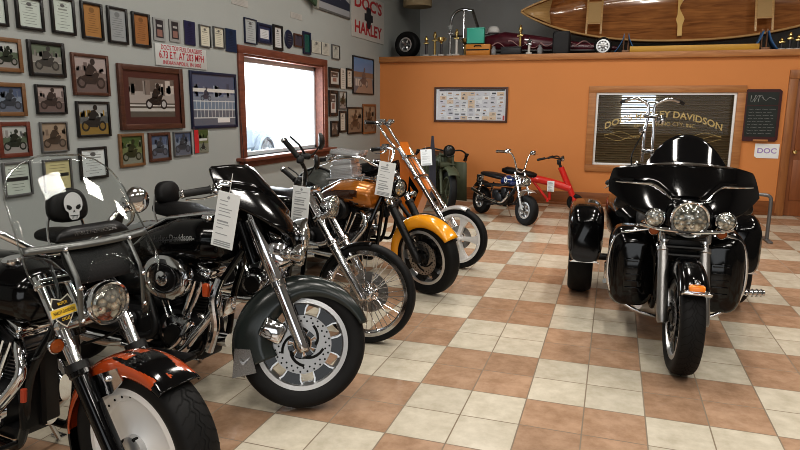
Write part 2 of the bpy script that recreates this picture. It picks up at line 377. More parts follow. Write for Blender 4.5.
PALS = {'race': [(.13, .16, .12), (.26, .255, .24), (.17, .165, .15)], 'blue': [(.08, .11, .18), (.20, .24, .30), (.12, .14, .18)], 'mono': [(.13, .11, .10), (.34, .31, .29), (.10, .09, .08)],
        'sepia': [(.30, .24, .18), (.26, .20, .15), (.20, .155, .12)], 'dusk': [(.36, .31, .30), (.20, .165, .155), (.14, .11, .105)], 'green': [(.06, .10, .035), (.14, .17, .08), (.20, .21, .17)], 'track': [(.30, .315, .315), (.10, .11, .11), (.24, .165, .05)], 'pale': [(.40, .42, .41), (.10, .13, .09), (.28, .27, .26)]}
def hang(y0, z0, y1, z1, frame, kind, pal, name, label, cat, group, seed=0, fw=.022, d=.022):
    cy, cz, w, h = (y0+y1)/2, (z0+z1)/2, y1-y0, z1-z0
    r = thing(name, label, cat, (XL, cy, cz), 0, group)
    o = (0, -w/2, -h/2); u = (0, 1, 0); v = (0, 0, 1)
    if frame:
        mb = MB()
        for a, b_, c, e in ((0, fw, 0, h), (w-fw, w, 0, h), (fw, w-fw, 0, fw), (fw, w-fw, h-fw, h)): mb.box((d/2+.002, (a+b_)/2-w/2, (c+e)/2-h/2), (d, b_-a, e-c), .004)
        mb.box((.006, 0, 0), (.006, w-.01, h-.01)); mb.build('frame', FR[frame], r)
    else: fw = 0
    iw, ih = w-2*fw, h-2*fw; x = d*.5
    def sub(mb, a0, b0, a1, b1, c, hh=.0): mb.col = c; mb.quad((x, -iw/2, -ih/2), u, v, a0*iw, b0*ih, a1*iw, b1*ih, hh)
    O = (x, -iw/2, -ih/2); mb = MB()
    if kind == 'cert':
        sub(mb, 0, 0, 1, 1, pal); lines(mb, O, u, v, iw, ih, 9, tuple(c*.45 for c in pal), seed, .9, .12, 2)
        mb.col = (.12, .12, .12); mb.pol2(O, u, v, [(iw*(.5+.12*math.cos(t)), ih*.83+iw*.07*math.sin(t)) for t in [2*PI*i/12 for i in range(12)]], .0008)
    elif kind == 'band':
        sub(mb, 0, 0, 1, 1, pal); lines(mb, O, u, v, iw, ih, 8, tuple(c*.4 for c in pal), seed, .85, .12); sub(mb, .06, .44, .94, .56, (.03, .03, .03), .001)
    elif kind == 'plaque':
        sub(mb, 0, 0, 1, 1, pal); lines(mb, O, u, v, iw, ih, 9, tuple(c*.55 for c in pal), seed, .72, .14)
        mb.col = tuple(c*.6 for c in pal); mb.pol2(O, u, v, [(iw*(.5+.16*math.cos(t)), ih*.84+iw*.12*math.sin(t)) for t in [2*PI*i/14 for i in range(14)]], .0008)
    elif kind == 'mat':
        sub(mb, 0, 0, 1, 1, pal); sub(mb, .14, .16, .86, .78, (.62, .64, .66), .0008); 
        mb.col = (.2, .2, .22); lines(mb, (x+.001, -iw/2, -ih/2), u, v, iw, ih, 5, (.25, .25, .28), seed, .68, .26)
    elif kind == 'twin':
        sub(mb, 0, 0, 1, 1, (.30, .31, .31) if not frame else (.50, .50, .48)); sub(mb, .18, .14, .82, .92, (.035, .033, .04), .0008) if not frame else sub(mb, .12, .55, .88, .92, (.05, .045, .045), .0008); sub(mb, .28, .2, .72, .5, (.26, .15, .13), .0014); sub(mb, .3, .62, .7, .72, (.35, .35, .35), .0014)
    else:
        p = PALS[pal]
        sub(mb, 0, 0, 1, .40, p[2]); sub(mb, 0, .40, 1, .62, p[1]); sub(mb, 0, .62, 1, 1, p[0])
        rr = random.Random(seed)
        for i in range(14):
            a = rr.uniform(0, .92); c = p[rr.randrange(3)]; f = rr.uniform(.5, 1.5); sub(mb, a, rr.uniform(.55, .62), a+rr.uniform(.04, .12), rr.uniform(.66, .85), tuple(min(.6, q*f) for q in c), .0003)
        if kind == 'fence':
            sub(mb, 0, .30, 1, .50, (.16, .22, .30), .0008)
            for k in range(12): sub(mb, k/12, .14, k/12+.012, .5, (.55, .58, .6), .001)
            for k in (.14, .3, .47): sub(mb, 0, k, 1, k+.02, (.55, .58, .6), .0012)
            sub(mb, 0, .66, 1, .73, (.6, .6, .58), .001); sub(mb, .55, .05, .85, .14, (.7, .7, .7), .002)
            bike_art(mb, O, u, v, iw, ih, iw*.3, ih*.48, iw*.16, (.05, .06, .09), (.2, .25, .3), .001)
        elif kind == 'matphoto':
            mb.col = (.075, .03, .028)
            for a0, b0, a1, b1 in ((0, 0, .10, 1), (.9, 0, 1, 1), (.1, 0, .9, .13), (.1, .87, .9, 1)): mb.quad(O, u, v, a0*iw, b0*ih, a1*iw, b1*ih, .0022)
            sub(mb, .1, .34, .9, .37, (.5, .49, .47), .0008); sub(mb, .1, .24, .9, .3, (.45, .44, .42), .0008)
            bike_art(mb, O, u, v, iw, ih, iw*.56, ih*.28, iw*.26, (.02, .018, .018), (.4, .4, .4), .001)
        elif kind == 'redphoto':
            sub(mb, 0, 0, .3, 1, (.5, .03, .04), .001); sub(mb, .34, .52, .9, .62, (.55, .56, .56), .001); bike_art(mb, O, u, v, iw, ih, iw*.6, ih*.1, iw*.3, (.02, .03, .03), (.2, .25, .2), .001)
        elif kind == 'scenic':
            sub(mb, 0, .55, 1, 1, (.12, .24, .44), .0005); sub(mb, 0, .45, 1, .6, (.22, .15, .11), .0008); mb.col = (.30, .22, .18); mb.pol2(O, u, v, [(iw*.1, 0), (iw, 0), (iw*.9, ih*.45), (iw*.45, ih*.42)], .001)
            bike_art(mb, O, u, v, iw, ih, iw*.5, ih*.16, iw*.30, (.12, .10, .10), (.35, .33, .32), .0016)
            for k in range(3): sub(mb, .1+.12*k, .2, .2+.12*k, .4, (.5, .48, .46), .0012)
        else:
            s = min(iw*.62, ih*.72); sub(mb, 0, .36, 1, .40, tuple(min(.6, q*1.4) for q in p[1]), .0006)
            bike_art(mb, O, u, v, iw, ih, iw*.5, ih*.10, s, tuple(q*.22 for q in p[1]), tuple(q*.8 for q in p[2]), .001)
    pic = mb.build('picture' if kind not in ('cert', 'band', 'plaque') else 'sheet', GPRINT if kind not in ('plaque',) else vcol('etched_metal', .3), r, smooth=0, recalc=False)
    if not frame:
        mb = MB(); mb.box((d*.25, 0, 0), (d*.48, w, h), .003); mb.build('backing', FR['grey'], r)
    return r
GA, GP, GR = 'certificates and plaques in the top row', 'racing photographs on the left wall', 'small frames around the window'
BZ, SVR, CRT, CRM = (.36, .19, .07), (.30, .32, .33), (.50, .56, .52), (.62, .60, .50)
H = hang
H(3.26, 2.11, 3.466, 2.315, 'black', 'cert', CRT, 'framed_certificate', 'black framed certificate cut by the photo edge, first of the top row', 'certificate', GA, 1)
H(3.533, 2.111, 3.763, 2.345, 'black', 'cert', CRT, 'framed_certificate', 'black framed pale certificate above the dark framed racing photo', 'certificate', GA, 2)
H(3.834, 2.114, 4.057, 2.386, 'black', 'cert', CRT, 'framed_certificate', 'black framed pale certificate just before the first bronze plaque', 'certificate', GA, 3)
H(4.121, 2.105, 4.346, 2.395, 'black', 'plaque', BZ, 'award_plaque', 'bronze plaque on black board between certificate and silver plaque', 'plaque', GA, 4)
H(4.398, 2.10, 4.628, 2.399, 'black', 'plaque', SVR, 'award_plaque', 'silver grey plaque on black board between the two bronze ones', 'plaque', GA, 5)
H(4.686, 2.10, 4.912, 2.393, 'black', 'plaque', (.32, .15, .06), 'award_plaque', 'second bronze plaque, beside the clear plaques above the big brown frame', 'plaque', GA, 6)
H(4.965, 2.175, 5.125, 2.38, None, 'twin', None, 'clear_plaque', 'clear edged plaque with dark picture next to the second bronze plaque', 'plaque', GA, 7)
H(5.187, 2.187, 5.345, 2.391, None, 'twin', None, 'clear_plaque', 'clear edged plaque with dark picture next to the navy plaque', 'plaque', GA, 8)
H(5.41, 2.181, 5.58, 2.411, None, 'plaque', (.022, .025, .075), 'award_plaque', 'dark navy plaque directly right of the clear plaques', 'plaque', GA, 9)
H(5.647, 2.184, 5.833, 2.403, 'grey', 'cert', CRM, 'framed_certificate', 'small cream certificate directly right of the navy plaque', 'certificate', GA, 10, .012)
H(5.886, 2.196, 6.078, 2.413, 'grey', 'cert', CRM, 'framed_certificate', 'small cream certificate beside the dark blue plaque at the window corner', 'certificate', GA, 11, .012)
H(6.113, 2.176, 6.32, 2.42, None, 'plaque', (.012, .03, .075), 'award_plaque', 'dark blue plaque at the upper corner of the window', 'plaque', GA, 12)
H(3.31, 1.802, 3.546, 2.037, 'oak', 'photo', 'pale', 'framed_photo', 'oak framed pale racing photo in the second row at the photo edge', 'picture', GP, 13, .03)
H(3.598, 1.785, 3.924, 2.044, 'black', 'photo', 'race', 'framed_photo', 'black framed photo of racing bikes below the pale certificates', 'picture', GP, 14, .028)
H(3.984, 1.657, 4.368, 1.986, 'brown', 'photo', 'dusk', 'framed_photo', 'brown framed dusky photo of a rider under the bronze plaque', 'picture', GP, 15, .026)
H(4.464, 1.366, 5.322, 1.936, 'brown', 'matphoto', 'mono', 'framed_photo', 'large dark brown framed drag bike photo, biggest on the wall', 'picture', GP, 16, .05, .03)
H(5.448, 1.354, 6.271, 1.936, 'navy', 'fence', 'blue', 'framed_photo', 'large black framed blue race photo with white fence by the window', 'picture', GP, 17, .03)
H(3.29, 1.496, 3.544, 1.729, 'oak', 'photo', 'blue', 'framed_photo', 'oak framed bluish photo in the third row at the photo edge', 'picture', GP, 18, .03)
H(3.629, 1.509, 3.904, 1.727, 'black', 'photo', 'dusk', 'framed_photo', 'thin black framed brownish bike photo under the black framed racing photo', 'picture', GP, 19, .016)
H(3.993, 1.322, 4.345, 1.61, 'black', 'photo', 'track', 'framed_photo', 'dark framed photo of a bike with yellow strip under the dusky rider', 'picture', GP, 20, .02)
H(3.293, 1.204, 3.553, 1.456, 'red', 'photo', 'pale', 'framed_photo', 'mahogany framed bike photo above the pale green certificate', 'picture', GP, 21, .03)
H(3.641, 1.221, 3.892, 1.451, 'grey', 'photo', 'sepia', 'framed_photo', 'sepia photo of an old motorcycle above the yellow certificate', 'picture', GP, 22, .012)
H(3.298, .923, 3.53, 1.171, 'grey', 'band', (.50, .55, .50), 'framed_certificate', 'pale green certificate with black band, seen through the windshield', 'certificate', GP, 23, .016)
H(3.636, .918, 3.899, 1.168, 'grey', 'band', (.58, .53, .30), 'framed_certificate', 'yellow certificate with black band below the sepia photo', 'certificate', GP, 24, .016)
H(3.983, .977, 4.277, 1.239, 'black', 'cert', (.62, .66, .66), 'framed_certificate', 'white certificate in a thick black frame below the yellow strip photo', 'certificate', GP, 25, .022)
H(4.428, 1.043, 4.735, 1.336, 'oak', 'photo', 'green', 'framed_photo', 'oak framed green photo under the big brown frame', 'picture', GP, 26, .026)
H(4.801, 1.063, 5.099, 1.333, 'brown', 'photo', 'blue', 'framed_photo', 'small brown framed photo right of the oak framed green photo', 'picture', GP, 27, .03)
H(5.152, 1.09, 5.426, 1.331, 'grey', 'photo', 'blue', 'framed_photo', 'small thin grey framed bluish photo left of the unframed red one', 'picture', GP, 28, .012)
H(5.479, 1.104, 5.714, 1.342, None, 'redphoto', 'green', 'unframed_photo', 'small unframed photo with a red stripe, last of the low row', 'picture', GP, 29)
H(6.487, 2.302, 6.747, 2.584, 'navy', 'cert', (.40, .43, .44), 'framed_certificate', 'pale glassy certificate first in the row above the window', 'certificate', GR, 30, .012)
H(6.763, 2.335, 7.096, 2.565, 'navy', 'mat', (.03, .04, .10), 'framed_certificate', 'navy matted white certificate above the window', 'certificate', GR, 31, .03)
H(7.134, 2.287, 7.368, 2.588, 'black', 'cert', (.60, .60, .60), 'framed_certificate', 'tall white certificate in black frame above the window', 'certificate', GR, 32, .03)
r = thing('oval_plaque', 'dark navy oval plaque above the window', 'plaque', (XL, 7.54, 2.45), 0, GR)
mb = MB(); mb.lathe([(.001, .0), (.1, 0), (.108, .006), (.1, .018), (.001, .019)], (0, 0, 0), (1, 0, 0), 28); mb.bm.verts.ensure_lookup_table()
for q in mb.bm.verts: q.co.z *= 1.1
mb.build('board', FR['navy'], r)
mb = MB()
for k in range(5): mb.box((.021, 0, .06-k*.03), (.002, .11-.02*abs(k-2), .006))
mb.build('engraving', STEEL, r)
H(7.673, 2.374, 7.92, 2.542, 'brown', 'plaque', (.07, .06, .09), 'award_plaque', 'small dark violet brown plaque between oval and green plaques', 'plaque', GR, 33, .02)
H(7.93, 2.301, 8.156, 2.597, 'navy', 'plaque', (.015, .10, .085), 'award_plaque', 'dark plaque with green centre above the window end', 'plaque', GR, 34, .03)
H(8.195, 2.342, 8.491, 2.507, None, 'cert', (.52, .51, .45), 'paper_certificate', 'cream unframed certificate right of the green plaque', 'certificate', GR, 35)
H(8.514, 2.338, 8.779, 2.512, None, 'cert', (.50, .49, .44), 'paper_certificate', 'second cream unframed certificate, beside the grey framed one', 'certificate', GR, 36)
H(8.855, 2.307, 9.14, 2.517, 'grey', 'cert', (.46, .46, .42), 'framed_certificate', 'grey framed pale certificate, last of the row above the window', 'certificate', GR, 37, .014)
H(8.74, 1.886, 9.149, 2.176, 'black', 'twin', None, 'framed_photo', 'black framed double picture at the upper right of the window trim', 'picture', GR, 38, .05)
H(9.175, 1.878, 9.362, 2.189, None, 'cert', (.55, .55, .52), 'paper_certificate', 'narrow white unframed sheet between two black frames', 'certificate', GR, 39)
H(9.388, 1.887, 9.645, 2.203, 'black', 'cert', (.58, .56, .50), 'framed_certificate', 'narrow black framed sheet left of the blue sky poster', 'certificate', GR, 40, .03)
H(9.653, 1.814, 10.594, 2.423, 'black', 'scenic', 'blue', 'framed_poster', 'large poster of a motorcycle under blue sky near the orange wall', 'picture', GR, 41, .02)
H(8.73, 1.459, 9.045, 1.843, 'black', 'twin', None, 'framed_photo', 'black framed double picture at mid height beside the window trim', 'picture', GR, 42, .05)
H(9.092, 1.567, 9.395, 1.839, 'grey', 'photo', 'pale', 'framed_photo', 'small grey framed photo below the narrow white sheet', 'picture', GR, 43, .014)
H(9.103, 1.204, 9.369, 1.535, 'black', 'cert', (.55, .53, .48), 'framed_certificate', 'black framed sheet left of the brown lower poster', 'certificate', GR, 44, .03)
H(8.787, 1.151, 9.075, 1.386, 'black', 'photo', 'mono', 'framed_photo', 'lowest small black framed photo at the corner of the window sill', 'picture', GR, 45, .03)
H(9.416, 1.166, 10.072, 1.598, 'black', 'photo', 'sepia', 'framed_photo', 'dark framed brown bike picture overlapping the orange framed one', 'picture', GR, 46, .025)
H(10.076, 1.146, 10.694, 1.652, 'orange', 'photo', 'sepia', 'framed_photo', 'orange wood framed bike picture nearest the orange wall', 'picture', GR, 47, .035)
# lettered sign, paper slips, top posters and the banner
RED = (.42, .02, .04)
s = thing('race_sign', 'white sign with red lettering above the big brown framed photo', 'sign', (XL+.001, 5.358, 2.0535))
mb = MB(); mb.box((.006, 0, 0), (.01, .78, .20), .004); mb.build('board', mat('sign_white', (.50, .51, .50), .5), s)
mb = MB()
mb.text("DOC'S TOP-FUEL DRAGBIKE", .062, (.0125, 0, .068), (0, 1, 0), (0, 0, 1), None, .01, 0, width=.62)
mb.text("6.73 E.T. AT 203 MPH", .095, (.0125, 0, .0), (0, 1, 0), (0, 0, 1), None, .014, 0, width=.68)
mb.text("INDIANAPOLIS, IN 2003", .05, (.0125, 0, -.068), (0, 1, 0), (0, 0, 1), None, .008, 0, width=.58)
mb.build('red_lettering', mat('sign_red', RED, .5), s)
for y, z, wd, hh, lb in ((6.43, 2.735, .34, .075, 'small white paper slip high on the wall above the window corner'), (7.77, 2.768, .33, .075, 'small white paper slip below the green board')):
    s = thing('paper_slip', lb, 'notice', (XL+.001, y, z), 0, 'paper slips high on the left wall'); mb = MB()
    mb.col = (.44, .43, .41); mb.box((.002, 0, 0), (.003, wd, hh)); lines(mb, (.004, -wd/2, -hh/2), (0, 1, 0), (0, 0, 1), wd, hh, 4, (.2, .2, .19), 5, .8, .2); mb.build('sheet', PRINT, s, smooth=0)
s = thing('green_board', 'dark green board edge at the top of the picture above the window', 'board', (XL, 7.9, 3.2)); mb = MB()
mb.prism([(.05, -.75, .12), (.05, .30, -.24), (.05, .36, -.2), (.05, .38, .4), (.05, -.75, .4)], (.04, 0, 0)); mb.build('panel', mat('board_green', (.05, .09, .05), .6), s)
mb = MB(); mb.prism([(.04, .30, -.27), (.04, .36, -.27), (.04, .41, .1), (.04, .40, .4)], (.06, 0, 0)); mb.build('edge_rail', mat('board_rail', (.32, .31, .27), .6), s)
s = thing('panorama_poster', 'wide framed dark panorama high above the window, left of the banner', 'picture', (XL, 8.93, 3.2)); mb = MB()
mb.box((.012, 0, 0), (.02, 1.22, .5), .004); mb.build('frame', FR['grey'], s); mb = MB(); O = (.0235, -.58, -.22); u, v = (0, 1, 0), (0, 0, 1)
mb.col = (.32, .33, .35); mb.quad(O, u, v, 0, 0, 1.16, .44); mb.col = (.03, .035, .06); mb.pol2(O, u, v, [(0, .09), (1.16, .09), (1.16, .2), (.95, .25), (.8, .2), (.6, .3), (.45, .22), (.25, .28), (0, .2)], .001); mb.build('picture', PRINT, s, smooth=0, recalc=False)
s = thing('wall_banner', 'white hanging banner with red block letters near the wall corner', 'banner', (XL, 10.36, 3.08)); mb = MB()
mb.box((.008, 0, 0), (.006, 1.5, .72)); mb.build('sheet', mat('banner_white', (.45, .44, .42), .7), s); mb = MB()
mb.text("DOC'S", .26, (.0125, 0, .20), (0, 1, 0), (0, 0, 1), None, .03, 0, width=1.25); mb.build('red_lettering', mat('banner_red', (.36, .03, .035), .6), s); mb = MB(); mb.text("HARLEY", .26, (.0125, 0, -.20), (0, 1, 0), (0, 0, 1), None, .03, 0, width=1.25); mb.build('red_lettering', mat('banner_red', (.36, .03, .035), .6), s)
mb = MB(); mb.prism([(.012, a*.17, b*.17) for a, b in ((-.6, 1), (.6, 1), (.6, .4), (1.1, .35), (1.1, -.3), (.6, -.35), (.35, -1), (-.35, -1), (-.6, -.35), (-1.1, -.3), (-1.1, .35), (-.6, .4))], (.003, 0, 0)); mb.build('shield_emblem', mat('banner_black', (.02, .02, .025), .6), s)
# on the orange wall
s = thing('card_board', 'framed white board covered with small cards on the orange wall', 'notice board', (-2.40, YB, 1.657)); mb = MB(); bw, bh = 1.30, .60
for a, b_, c, d in ((0, .035, 0, bh), (bw-.035, bw, 0, bh), (.035, bw-.035, 0, .035), (.035, bw-.035, bh-.035, bh)): mb.box(((a+b_)/2-bw/2, -.016, (c+d)/2-bh/2), (b_-a, .03, d-c), .005)
mb.build('frame', FR['brown'], s); mb = MB(); u, v = (1, 0, 0), (0, 0, 1); O = (-bw/2+.03, -.01, -bh/2+.03); rr = random.Random(3); W_, H_ = bw-.06, bh-.06
mb.col = (.70, .71, .74); mb.quad(O, u, v, 0, 0, W_, H_); mb.col = (.05, .05, .06); mb.quad(O, u, v, .06, H_-.035, W_-.03, H_-.008, .0008)
for i in range(9):
    for j in range(7):
        c = rr.choice([(.78, .79, .82), (.72, .73, .76), (.84, .84, .84), (.74, .58, .42), (.68, .68, .73)]); x, y = .07+i*(W_-.1)/9, .01+j*(H_-.06)/7
        mb.col = c; mb.quad(O, u, v, x, y, x+.118, y+.064, .0005)
        mb.col = rr.choice([(.05, .05, .07), (.10, .10, .12), (.25, .25, .28), (.40, .25, .15)]); k = rr.uniform(.03, .075); px, py = rr.uniform(.01, .05), rr.uniform(.012, .03); mb.quad(O, u, v, x+px, y+py, x+px+k, y+py+rr.uniform(.008, .028), .001)
        mb.col = (.35, .35, .37); mb.quad(O, u, v, x+.02, y+.006, x+.09, y+.010, .001)
mb.col = (.55, .08, .06); mb.quad(O, u, v, W_-.05, .01, W_-.02, .09, .0012)
mb.build('card_sheet', GPRINT, s, smooth=0, recalc=False); mb = MB(); mb.box((0, -.02, 0), (W_, .003, H_)); mb.build('glass', clear('board_glass', (1, 1, 1), .03, .03), s)
s = thing('menu_chalkboard', 'dark red framed chalkboard with chalk writing beside the office window', 'chalkboard', (2.10, YB, 1.52)); mb = MB(); bw, bh = .50, .78
mb.prism([(x*bw/2, -.026, z*bh/2) for x, z in ((-1, -.92), (-.86, -1), (.86, -1), (1, -.92), (1, .92), (.86, 1), (-.86, 1), (-1, .92))], (0, .024, 0)); mb.build('frame', mat('oxblood_frame', (.06, .012, .012), .35), s)
mb = MB(); mb.box((0, -.029, .25), (.42, .005, .19)); mb.box((0, -.029, -.09), (.42, .005, .46)); mb.build('slate', mat('slate_green_black', (.020, .026, .024), .7, noise=.4), s)
mb = MB(); rr = random.Random(5); u, v = (1, 0, 0), (0, 0, 1)
for k in range(9):
    x = -.18; 
    while x < .14:
        L_ = rr.uniform(.03, .09); mb.tube([(x+t*L_, -.0325, .09-k*.045+.006*math.sin(t*9+k)) for t in (0, .25, .5, .75, 1)], .0022, 4); x += L_+.02
for k in range(3): mb.tube([(-.18+.02*math.cos(t)+k*.05+t*.012, -.0325, .25+.05*math.sin(t*1.3+k)) for t in [i*.4 for i in range(16)]], .0028, 4)
mb.tube([(-.02, -.0325, .27), (.04, -.0325, .22), (.08, -.0325, .27), (.17, -.0325, .24)], .004, 4)
mb.build('chalk_writing', mat('chalk_grey', (.33, .34, .33), .9), s); mb = MB(); mb.box((.02, -.035, -.375), (.2, .05, .03), .006); mb.build('chalk_tray', TRIMO, s)
s = thing('logo_notice', 'white card with the letters DOC in violet below the chalkboard', 'notice', (2.23, YB, .985)); mb = MB()
mb.prism([(x*.165, -.006, z*.11) for x, z in ((-.8, -1), (1, -1), (1, 1), (-1, 1), (-1, -.75))], (0, .005, 0)); mb.build('card', PAPER, s); mb = MB()
mb.text('DOC', .11, (0, -.0065, 0), (1, 0, 0), (0, 0, 1), None, .02, 0, width=.26); mb.build('violet_letters', mat('violet_ink', (.35, .25, .52), .6), s)
# ------------------------------------------------------------------ motorcycle pieces (x forward, y left, z up; origin under the front axle)
V = Vector
def steer_m(H, rake, d): return Matrix.Translation((H[0], 0, H[1])) @ Matrix.Rotation(d, 4, V((-math.sin(rake), 0, math.cos(rake)))) @ Matrix.Translation((-H[0], 0, -H[1]))
def bike_root(name, label, hub, heading, r, S, lean=0., group=None, cat='motorcycle'):
    hd, ln = rad(heading), rad(lean)
    p = Matrix.Rotation(hd, 3, 'Z') @ Matrix.Rotation(-ln, 3, 'X') @ (S @ V((0, 0, r)))
    o = thing(name, label, cat, (hub[0]-p.x, hub[1]-p.y, 0.0), 0, group); o.rotation_euler = (-ln, 0, hd)
    return o
def tyre(root, S, x, r, w, rim, z=None, m=None, tread=None, wall=None, y=0.):
    z = r if z is None else z; mb = MB(S)
    h = r-rim; n = 72
    prof = [(rim-.004, -.36*w), (rim+.006, -.43*w), (rim+.3*h, -.49*w), (rim+.55*h, -.5*w), (r-.26*h, -.475*w), (r-.13*h, -.40*w), (r-.05*h, -.26*w), (r, 0)]
    prof = prof+[(a, -b) for a, b in prof[-2::-1]]
    mb.lathe(prof, (x, y, z), (0, 1, 0), n, closed=True)
    if tread:
        mb.mi = 1; up = [(a, b) for a, b in prof if a > rim+.6*h]
        def P(u, t):   # u angle, t in -1..1 across
            yy = t*.45*w; k = 0
            for k in range(len(up)-1):
                if up[k][1] <= yy <= up[k+1][1]: break
            f = (yy-up[k][1])/(up[k+1][1]-up[k][1]+1e-9); rr = up[k][0]*(1-f)+up[k+1][0]*f+.0018
            return (x+rr*math.sin(u), y+yy, z+rr*math.cos(u))
        N = 42
        def groove(path, wd):
            for (u0, t0), (u1, t1) in zip(path[:-1], path[1:]):
                du, dt = (u1-u0)*r, (t1-t0)*.45*w; L_ = math.hypot(du, dt)+1e-9; nu, nt = -dt/L_*wd/r, du/L_*wd/(.45*w)
                for i in range(3):
                    a, b = i/3, (i+1)/3; c0 = (u0+(u1-u0)*a, t0+(t1-t0)*a); c1 = (u0+(u1-u0)*b, t0+(t1-t0)*b)
                    mb.poly([P(c0[0]-nu, c0[1]-nt), P(c0[0]+nu, c0[1]+nt), P(c1[0]+nu, c1[1]+nt), P(c1[0]-nu, c1[1]-nt)])
        for i in range(N):
            a = 2*PI*i/N; s = 2*PI/N
            groove([(a, -.22), (a+s*.35, -.04), (a+s*.5, -.04), (a+s*.85, -.22), (a+s, -.22)], .0026)
            groove([(a+s*.5, .22), (a+s*.85, .04), (a+s, .04), (a+s*1.35, .22), (a+s*1.5, .22)], .0026)
            for sg in (-1, 1): groove([(a+s*(.0 if sg < 0 else .5), sg*.24), (a+s*(.35 if sg < 0 else .85), sg*.5), (a+s*(.3 if sg < 0 else .8), sg*.62), (a+s*(.7 if sg < 0 else 1.2), sg*.93)], .0024)
    return mb.build('tyre', [m or RUBBER, GROOVE], root, 40)
def rotor(root, S, x, z, y, r, swoosh=True, inner=.5):
    mb = MB(S); mb.lathe([(r*inner, -.0025), (r, -.0025), (r, .0025), (r*inner, .0025)], (x, y, z), (0, 1, 0), 48, closed=True)
    mb.mi = 1; sg = 1 if y > 0 else -1
    for k in range(24):
        for rr, o in ((.93, 0), (.80, .5)):
            a = 2*PI*(k+o)/24; mb.disc((x+r*rr*math.cos(a), y+sg*.003, z+r*rr*math.sin(a)), (0, 1, 0), r*.035, .002, 8)
    if swoosh:
        for k in range(5):
            a = 2*PI*k/5; mb.tube([(x+r*(.46+.055*i)*math.cos(a+.22*i), y+sg*.004, z+r*(.46+.055*i)*math.sin(a+.22*i)) for i in range(6)], r*.05, 6)
    return mb.build('brake_rotor', [ALU, GROOVE], root)
def wheel(root, name, S, x, r, w, rim, style='cast', mats=None, rot=(), tread=None, z=None, n=9, lab=None, rr_=.146, y=0.):
    z = r if z is None else z; mb = MB(S); c = (x, y, z)
    lip, web, hub = mats or (SILVER, MATT, SILVER)
    mb.lathe([(rim+.008, -.41*w), (rim+.008, -.37*w), (rim-.012, -.33*w), (rim-.026, -.25*w), (rim-.026, .25*w), (rim-.012, .33*w), (rim+.008, .37*w), (rim+.008, .41*w), (rim-.02, .43*w), (rim-.034, .2*w), (rim-.034, -.2*w), (rim-.02, -.43*w)], c, (0, 1, 0), 64, closed=True)
    mb.mi = 2; mb.lathe([(.012, -.48*w), (.030, -.48*w), (.042, -.4*w), (.042, -.3*w), (.034, -.2*w), (.034, .2*w), (.042, .3*w), (.042, .4*w), (.030, .48*w), (.012, .48*w)], c, (0, 1, 0), 28)
    def P(a, q, yy): return (x+q*math.cos(a), y+yy, z+q*math.sin(a))
    if style == 'cast':
        for k in range(n):
            a = 2*PI*k/n
            for mi, wd, th in ((0, 1.12, .27*w), (1, .86, .30*w)):
                mb.mi = mi
                rings = []
                for q, hwid in ((.035, .016), (rim*.5, .015), (rim*.75, .018), (rim-.02, .034)):
                    b = hwid*wd/q; rings.append([P(a-b, q, -th), P(a+b, q, -th), P(a+b, q, th), P(a-b, q, th)])
                mb.loft(rings)
        mb.mi = 1; mb.lathe([(rim-.06, -.27*w), (rim-.03, -.31*w), (rim-.03, .31*w), (rim-.06, .27*w)], c, (0, 1, 0), 64, closed=True)
    elif style == 'slot':
        # broad black rim web with slots edged in bright metal
        for k in range(n):
            a = 2*PI*k/n
            for mi, wd, th in ((0, 1.0, .285*w), (1, .84, .31*w)):
                mb.mi = mi; rings = []
                for q, ang in ((.05, .35), (.11, .26), (rim*.66, .25), (rim*.80, .27), (rim*.90, .33), (rim-.012, .44)):
                    b = ang*wd; rings.append([P(a-b+b*2*i/4, q, -th) for i in range(5)]+[P(a+b-b*2*i/4, q, th) for i in range(5)])
                mb.loft(rings)
    elif style == 'disc':
        mb.mi = 1
        for sg in (-1, 1): mb.lathe([(.03, sg*.34*w), (.055, sg*.30*w), (.075, sg*.22*w), (rim-.085, sg*.16*w), (rim-.055, sg*.20*w), (rim-.050, sg*.25*w), (rim-.022, sg*.27*w), (rim-.012, sg*.40*w)], c, (0, 1, 0), 64, caps=(0, 0))
        mb.mi = 3
        for k in range(26):
            a = 2*PI*k/26
            for sg in (-1, 1): mb.disc(P(a, rim-.037, sg*.262*w), (0, 1, 0), .0048, .004, 8)
        mb.mi = 2
        for sg in (-1, 1): mb.lathe([(.058, sg*.28*w), (.056, sg*.44*w), (.045, sg*.48*w), (.002, sg*.49*w)], c, (0, 1, 0), 28)
        for k in range(5): 
            a = 2*PI*k/5; mb.mi = 3; mb.disc(P(a, .052, -.40*w), (0, 1, 0), .008, .02, 8)
    elif style == 'wire':
        mb.mi = 2
        for k in range(40):
            a = 2*PI*k/40; sg = 1 if k % 2 else -1; tw = .55 if (k//2) % 2 else -.55
            mb.tube([P(a+tw, .038, sg*.36*w), P(a, rim-.03, sg*.04*w)], .0026, 5)
    elif style == 'five':
        for k in range(n):
            a = 2*PI*k/n; mb.mi = 1; rings = []
            for q, ang, th in ((.03, .55, .33*w), (.07, .27, .3*w), (rim*.55, .16, .25*w), (rim*.82, .20, .27*w), (rim-.016, .33, .33*w)):
                rings.append([P(a-ang, q, -th), P(a, q, -th*1.25), P(a+ang, q, -th), P(a+ang, q, th), P(a, q, th*1.25), P(a-ang, q, th)])
            mb.loft(rings)
    o = mb.build(name, [lip, web, hub, GROOVE], root, 40)
    if lab: o['label'] = lab
    tyre(o, S, x, r, w, rim, z, tread=tread, y=y)
    for sg in rot: rotor(o, S, x, z, y+sg*.5*w*.92, rr_)
    return o
